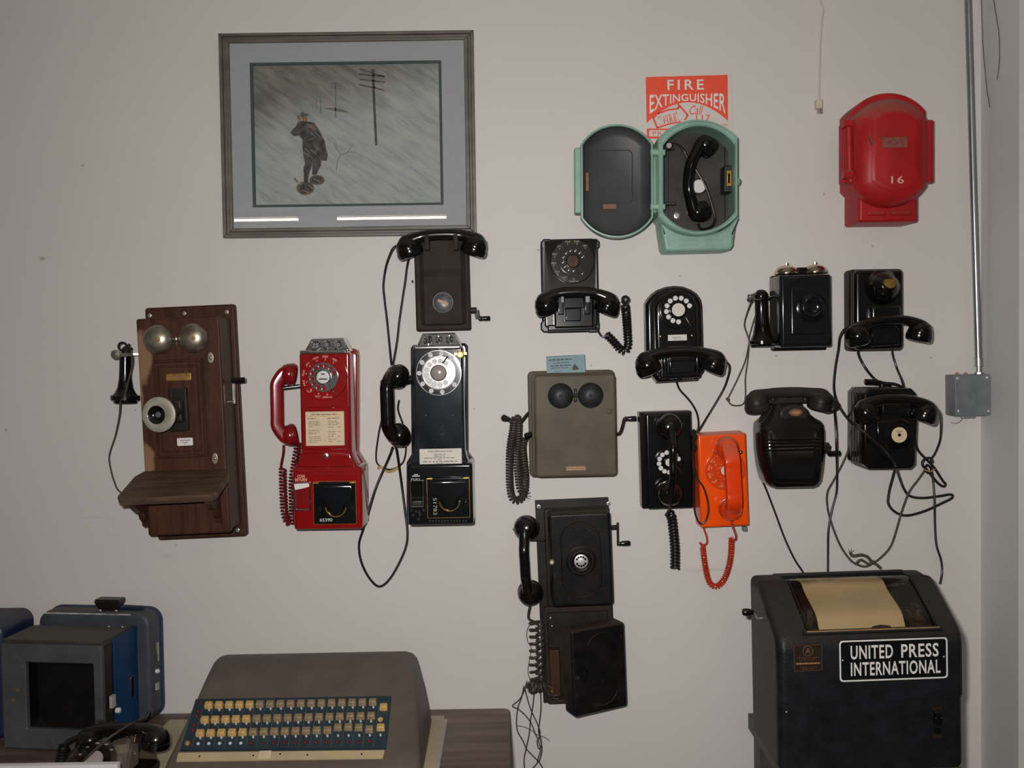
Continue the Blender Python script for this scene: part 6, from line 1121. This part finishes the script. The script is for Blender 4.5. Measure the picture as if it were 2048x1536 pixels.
Rp = Matrix((Vector((1, 0, 0)), -pn, pn.cross(Vector((1, 0, 0))).normalized() * 1.0)).transposed()
if (Rp @ Vector((0, 0, 1))).z < 0: Rp = Matrix((Vector((1, 0, 0)), -pn, -(pn.cross(Vector((1, 0, 0))).normalized()))).transposed()
def keyg(): return [Rp @ v for v in prism(rrect((-.0098, -.0075, .0098, .0075), .002, 3), 0, .016, .0022, 2, taper=.0012)[0]], prism(rrect((-.0098, -.0075, .0098, .0075), .002, 3), 0, .016, .0022, 2, taper=.0012)[1]
def ping(): return lathe((0, 0, 0), pn, [(.0026, 0), (.0026, .004), (.0016, .0055), (0, .006)], 8)
def lampg(): return dome((0, 0, 0), pn, .0042, .004, 4, 12)
K3 = lambda x, y: (300 + x / 3.531, 1290 + y / 3.531)
rows = [((415, 415), (1573, 393), 17), ((388, 518), (1562, 490), 17), ((355, 613), (1255, 592), 13)]
for (ax_, ay_), (bx_, by_), n in rows:
    for i in range(n):
        f = i / (n - 1); px, py = K3(ax_ + (bx_ - ax_) * f, ay_ + (by_ - ay_) * f)
        stamp('key', 'key', keyg, 'key_yellow' if i < 5 else 'key_tan', pk(px, py + 3, .008) - pn * .008, T)
for x, y, m_ in ((1328, 572, 'key_tan'), (1402, 570, 'key_tan'), (1475, 572, 'key_tan'), (1550, 586, 'key_tan'), (1630, 572, 'key_yellow'), (1650, 428, 'key_yellow')):
    px, py = K3(x, y); stamp('key', 'key', keyg, m_, pk(px, py + 3, .008) - pn * .008, T)
for (ax_, ay_), (bx_, by_), n in (((418, 462), (1578, 442), 17), ((388, 562), (1562, 542), 17), ((356, 660), (1628, 640), 18)):
    for i in range(n):
        f = i / (n - 1); stamp('key_pin', 'pin', ping, 'lamp_white', pk(*K3(ax_ + (bx_ - ax_) * f, ay_ + (by_ - ay_) * f), .004), T)
for i in range(17):
    f = i / 16; stamp('indicator_lamp', 'lamp', lampg, 'lamp_white' if i < 5 else 'lamp_red', pk(*K3(340 + (1547 - 340) * f, 697 + (682 - 697) * f), .0035), T)
for x, y in ((362, 410), (340, 470), (328, 503), (312, 568), (302, 604)): stamp('indicator_lamp', 'lamp', lampg, 'lamp_red', pk(*K3(x, y), .0035), T)
part('lock_barrel', T, 'copper_tan', [v + pk(*K3(265, 697), .0035) for v in lathe((0, 0, 0), pn, [(.0062, 0), (.0062, .003), (.004, .005), (0, .005)], 14)[0]], lathe((0, 0, 0), pn, [(.0062, 0), (.0062, .003), (.004, .005), (0, .005)], 14)[1]) if False else part('lock_barrel', T, 'copper_tan', lathe(pk(*K3(265, 697), .0035), pn, [(.0062, 0), (.0062, .003), (.004, .005), (0, .005)], 14))
part('divider_lines', T, 'panel_line', *[quadslab([pk(*K3(376 + 73 * i, 445)), pk(*K3(379 + 73 * i, 445)), pk(*K3(303 + 75 * i, 722)), pk(*K3(300 + 75 * i, 722))], .003, .0038) for i in range(18)])
part('strip_hole', T, 'dark_hole', *[lathe(pk(*K3(x, y), .002), pn, [(.0022, 0), (.0022, .0012), (0, .0013)], 8) for x, y in ((350, 788), (730, 782), (920, 772), (1112, 778), (1495, 772))]); part('key_flag', T, 'key_yellow', lathe(pk(*K3(1628, 530), .012), pn, [(.006, 0), (.006, .003), (0, .0032)], 14)); part('tape_patch', T, 'cream_card', quadslab([pk(*K3(775, 755)), pk(*K3(860, 752)), pk(*K3(850, 808)), pk(*K3(765, 810))], .002, .0035))
# --- blue portable monitor
mat('blue_case', (0.006, 0.036, 0.105), 0.45, var=0.2, scale=12, dust=.5, dustcol=(.09, .08, .075), spec=.3); mat('blue_grey_case', (0.055, 0.061, 0.074), 0.45, var=0.2, scale=14, dust=.5, dustcol=(.10, .09, .08), spec=.3); mat('bezel_grey', (0.072, 0.074, 0.078), 0.5, var=0.2, scale=12, wear=.4, wearcol=(.14, .14, .14), spec=.25); mat('navy_shell', (0.012, 0.018, 0.05), 0.4, var=0.2, scale=12, dust=.4, dustcol=(.08, .075, .07))
fr0 = P(207, 1495, .268); fr0.z = ZT
T = Thing('portable_monitor', 'blue portable monitor with grey bezel and black carrying handle', 'monitor', loc=fr0, rot=Matrix.Rotation(math.radians(-7.5), 3, 'Z'))
hgt = .263; wid = .262
part('bezel', T, 'bezel_grey', xf(frame(rrect((-wid, .004, 0, hgt), .006, 4), rrect((-wid + .064, .055, -.022, hgt - .045), .003, 4), -.0, .014, .003), lambda v: v + Vector((0, .014, 0))))
part('screen_tunnel', T, 'dark_hole', obox((-wid / 2 - .02, .06, (hgt) / 2), (.185, .08, .175))) if False else None
sw0, sw1, sh0, sh1 = -wid + .06, -.018, .05, hgt - .04
part('screen_well', T, 'bakelite', xf(frame(R4((sw0, sh0, sw1, sh1)), R4((sw0 + .004, sh0 + .004, sw1 - .004, sh1 - .004)), -.055, -.001, .0005), lambda v: v + Vector((0, .012, 0)))); part('screen', T, 'dark_hole', obox(((sw0 + sw1) / 2, .05, (sh0 + sh1) / 2), (sw1 - sw0 - .004, .006, sh1 - sh0 - .004), None, .001)).data.materials[0] = mat('screen_glass', (.008, .007, .008), .35, var=.2, scale=20, spec=.2)
part('front_gap', T, 'bakelite_dusty', obox((-wid / 2, .03, hgt / 2 + .002), (wid - .012, .04, hgt - .006)))if False else part('inner_chassis', T, 'bakelite_dusty', obox((-.012, .036, hgt / 2), (.02, .045, hgt - .02)), obox((-wid / 2, .036, hgt - .012), (wid - .02, .045, .02)))
part('side_case', T, 'blue_case', obox((-.003, .115, hgt / 2 + .004), (.012, .115, hgt - .002), None, .004)); part('top_cover', T, 'blue_case', obox((-wid / 2, .075, hgt + .001), (wid, .13, .014), None, .004)).data.materials[0] = mat('sooty_top', (.035, .03, .027), .6, var=.4, scale=18, dust=.6, dustcol=(.10, .085, .07)); part('side_case', T, 'blue_case', obox((-wid + .006, .115, hgt / 2 + .004), (.012, .115, hgt - .002), None, .004)); part('core', T, 'bakelite_dusty', obox((-wid / 2, .13, hgt / 2), (wid - .03, .08, hgt - .03)))
part('handle_slot', T, 'dark_hole', xf(prism(rrect((-.007, .09, .007, .145), .006, 5), 0, .0015, 0), lambda v: Vector((.0032 - v.y, .135 + v.x, v.z)))); part('slot_rim', T, 'dull_nickel', xf(frame(rrect((-.0085, .0885, .0085, .1465), .007, 5), rrect((-.007, .09, .007, .145), .006, 5), 0, .002, .0004), lambda v: Vector((.0032 - v.y, .135 + v.x, v.z)))) 
part('latch_block', T, 'white_enamel', obox((.004, .040, .115), (.008, .022, .03), None, .003)).data.materials[0] = MATS['pale_edge']; part('side_knob', T, 'white_enamel', cyl((0, .06, .085), (.012, .06, .085), .007, 14, .002))
rw = .038
part('rear_case', T, 'blue_grey_case', xf(prism(rrect((-wid - .01, .012, rw, hgt + .036), .034, 7), 0, .065, .012, 4, bev0=.004), lambda v: v + Vector((0, .232, 0)))); part('rear_band', T, 'blue_case', xf(frame(rrect((-wid - .0125, .010, rw + .002, hgt + .038), .035, 7), rrect((-wid - .005, .016, rw - .004, hgt + .031), .032, 7), 0, .012, .001), lambda v: v + Vector((0, .232, 0))))
part('worn_edge', T, 'white_print', obox((-wid / 2, .166, hgt + .032), (wid * .9, .004, .003))).data.materials[0] = mat('worn_white', (.35, .34, .32), .6, var=.6, scale=60); part('rear_latch', T, 'dull_nickel', obox((rw + .001, .20, .19), (.006, .012, .05), None, .002)); part('rear_clip', T, 'pale_edge', obox((rw + .001, .196, .10), (.006, .016, .018), None, .002)); part('rear_stud', T, 'white_enamel', cyl((rw - .002, .195, .14), (rw + .008, .195, .14), .006, 12, .002))
hx = -.085
part('handle', T, 'rubber', loft([[(hx - .024, .185, hgt + .034), (hx + .024, .185, hgt + .034), (hx + .024, .20, hgt + .034), (hx - .024, .20, hgt + .034)], [(hx - .034, .178, hgt + .058), (hx + .034, .178, hgt + .058), (hx + .034, .21, hgt + .058), (hx - .034, .21, hgt + .058)], [(hx - .033, .18, hgt + .066), (hx + .033, .18, hgt + .066), (hx + .033, .21, hgt + .066), (hx - .033, .21, hgt + .066)]]), angle=30); part('handle_bar', T, 'navy_shell', cyl((hx + .02, .20, hgt + .042), (hx + .09, .20, hgt + .040), .007, 14, .002))
for sx in (-1, 1): part('handle_screw', T, 'screw', dome((hx + sx * .022, .185, hgt + .036), (0, -1, 0), .004, .003))
for fx in (.3, .44): part('top_stud', T, 'screw', dome((-wid * fx + .06, .135, hgt + .008), (0, -.3, 1), .003, .003))
for x_, z_ in ((-wid + .03, .125), (-wid + .042, .15)): part('bezel_spot', T, 'brown_ink', xf(prism(ell(x_, z_, .005, .005, 12), 0, .0006, 0), lambda v: v + Vector((0, .0002, 0))))
# neighbour machine at the far end of the table
q_ = P(-60, 1480, .12); q_.z = ZT
T = Thing('navy_machine', 'navy rounded machine housing standing behind the portable monitor', 'machine', loc=(q_.x, -.1, ZT), rot=Matrix.Identity(3))
zr = P(20, 1231, .10).z - ZT; xr_ = P(37, 1240, .10).x - q_.x
part('shell', T, 'navy_shell', xf(prism(rrect((xr_ - .30, 0, xr_, zr), .03, 6), .0, .16, .014, 4, bev0=.006), lambda v: v + Vector((0, .085, 0)))); part('face_plate', T, 'bezel_grey', xf(prism(rrect((xr_ - .27, .03, xr_ - .03, zr - .03), .01, 4), .155, .165, .002), lambda v: v + Vector((0, .085, 0))))
# --- see-through desk telephone
ph = on_table(243, 1532); 
T = Thing('clear_desk_telephone', 'see-through dial desk telephone with black handset in front of the monitor', 'telephone', loc=(ph.x - .006, -.415, ZT + .0032), rot=Matrix.Rotation(math.radians(-6), 3, 'Z'))
def sect(z, w, f, b, r): return [(x, y, z) for x, y in rrect((-w, -f, w, b), r, 4)]
part('base', T, 'bakelite_dusty', loft([sect(0, .095, .115, .085, .02), sect(.012, .095, .115, .085, .02)])); part('case', T, 'clear_case', loft([sect(.012, .093, .112, .083, .02), sect(.035, .088, .095, .08, .02), sect(.07, .068, .03, .07, .02), sect(.088, .06, .0, .062, .016), sect(.092, .055, .0, .058, .014)]), angle=60); part('works', T, 'clear_plastic', obox((0, .02, .036), (.10, .08, .045), None, .004), obox((-.03, .035, .065), (.035, .035, .02), None, .004), cyl((.03, .02, .055), (.03, .02, .078), .02, 20)); part('works_coil', T, 'copper_tan', cyl((-.05, -.02, .03), (-.02, -.02, .03), .012, 16))
dn = Vector((0, -.72, .70)).normalized(); dc_ = Vector((.012, -.062, .064))
part('dial_plate', T, 'clear_case', lathe(dc_, dn, [(.046, 0), (.046, .004), (.044, .006), (0, .006)], 36)); part('finger_wheel', T, 'clear_case', lathe(dc_ + dn * .008, dn, [(.036, 0), (.036, .002), (.02, .0025)], 36)); part('dial_centre', T, 'clear_plastic', lathe(dc_ + dn * .010, dn, [(.0205, 0), (.0205, .002), (0, .003)], 28)).data.materials[0] = mat('dial_pink_grey', (.33, .27, .245), .5, var=.05)
e1, e2 = dn.cross(Vector((1, 0, 0))).normalized(), Vector((1, 0, 0)); e1 = e1 if e1.z > 0 else -e1
part('dial_lettering', T, 'white_print', *[text(s_, dc_ + dn * .0068 + (e2 * math.cos(a_) + e1 * math.sin(a_)) * .040, .008, .0032, right=e2, up=e1) for s_, a_ in (('GHI', 1.75), ('DEF', 1.2), ('ABC', .7), ('JKL', 2.3), ('MNO', 2.8))])
for sx in (-1, 1): part('cradle_ear', T, 'clear_case', obox((sx * .042, .055, .10), (.012, .022, .022), None, .004))
A_ = T.inv @ P(180, 1479, .37); B_ = T.inv @ P(312, 1478, .37)
handset(T, A_, B_, (0, .05, 1), rc=.032, hc=.046, tilt=8, h=.026, thick=.0125, wide=.0145, end=1.45, ex=2.6, lift=.95, sh=.75)
part('handset_cord', T, 'rubber', tube([T.inv @ P(163, 1472, .37), T.inv @ P(148, 1476, .38), T.inv @ P(132, 1485, .39), T.inv @ P(127, 1492, .395)], .0045), coil([T.inv @ P(128, 1490, .395), T.inv @ P(124, 1508, .40), T.inv @ P(118, 1535, .41), T.inv @ on_table(108, 1560, .012)], .0085, .0036, .0068))
part('line_cord', T, 'brown_rubber', tube([T.inv @ P(298, 1424, .20), T.inv @ P(292, 1434, .26), T.inv @ P(270, 1444, .36), T.inv @ P(245, 1458, .44), T.inv @ P(215, 1478, .47), T.inv @ P(190, 1500, .48), T.inv @ P(165, 1524, .48), T.inv @ on_table(140, 1552, .004)], .0030))
# --- white panel at the table front
e0 = P(0, 1527, .575); e1_ = P(240, 1536, .575)
T = Thing('white_ledge_board', 'white board standing on edge in front of the clear telephone', 'board', loc=(P(60, 1530, .575).x, -.58, ZT), rot=Matrix.Identity(3))
hz_ = e0.z - ZT
part('board', T, 'white_enamel', obox((e1_.x - T.root.matrix_world.translation.x - .3, 0, hz_ / 2 - .0005), (.6, .018, hz_), None, .002)); part('foot', T, 'pale_edge', obox((e1_.x - T.root.matrix_world.translation.x - .3, -.02, .006), (.6, .05, .012), None, .002))
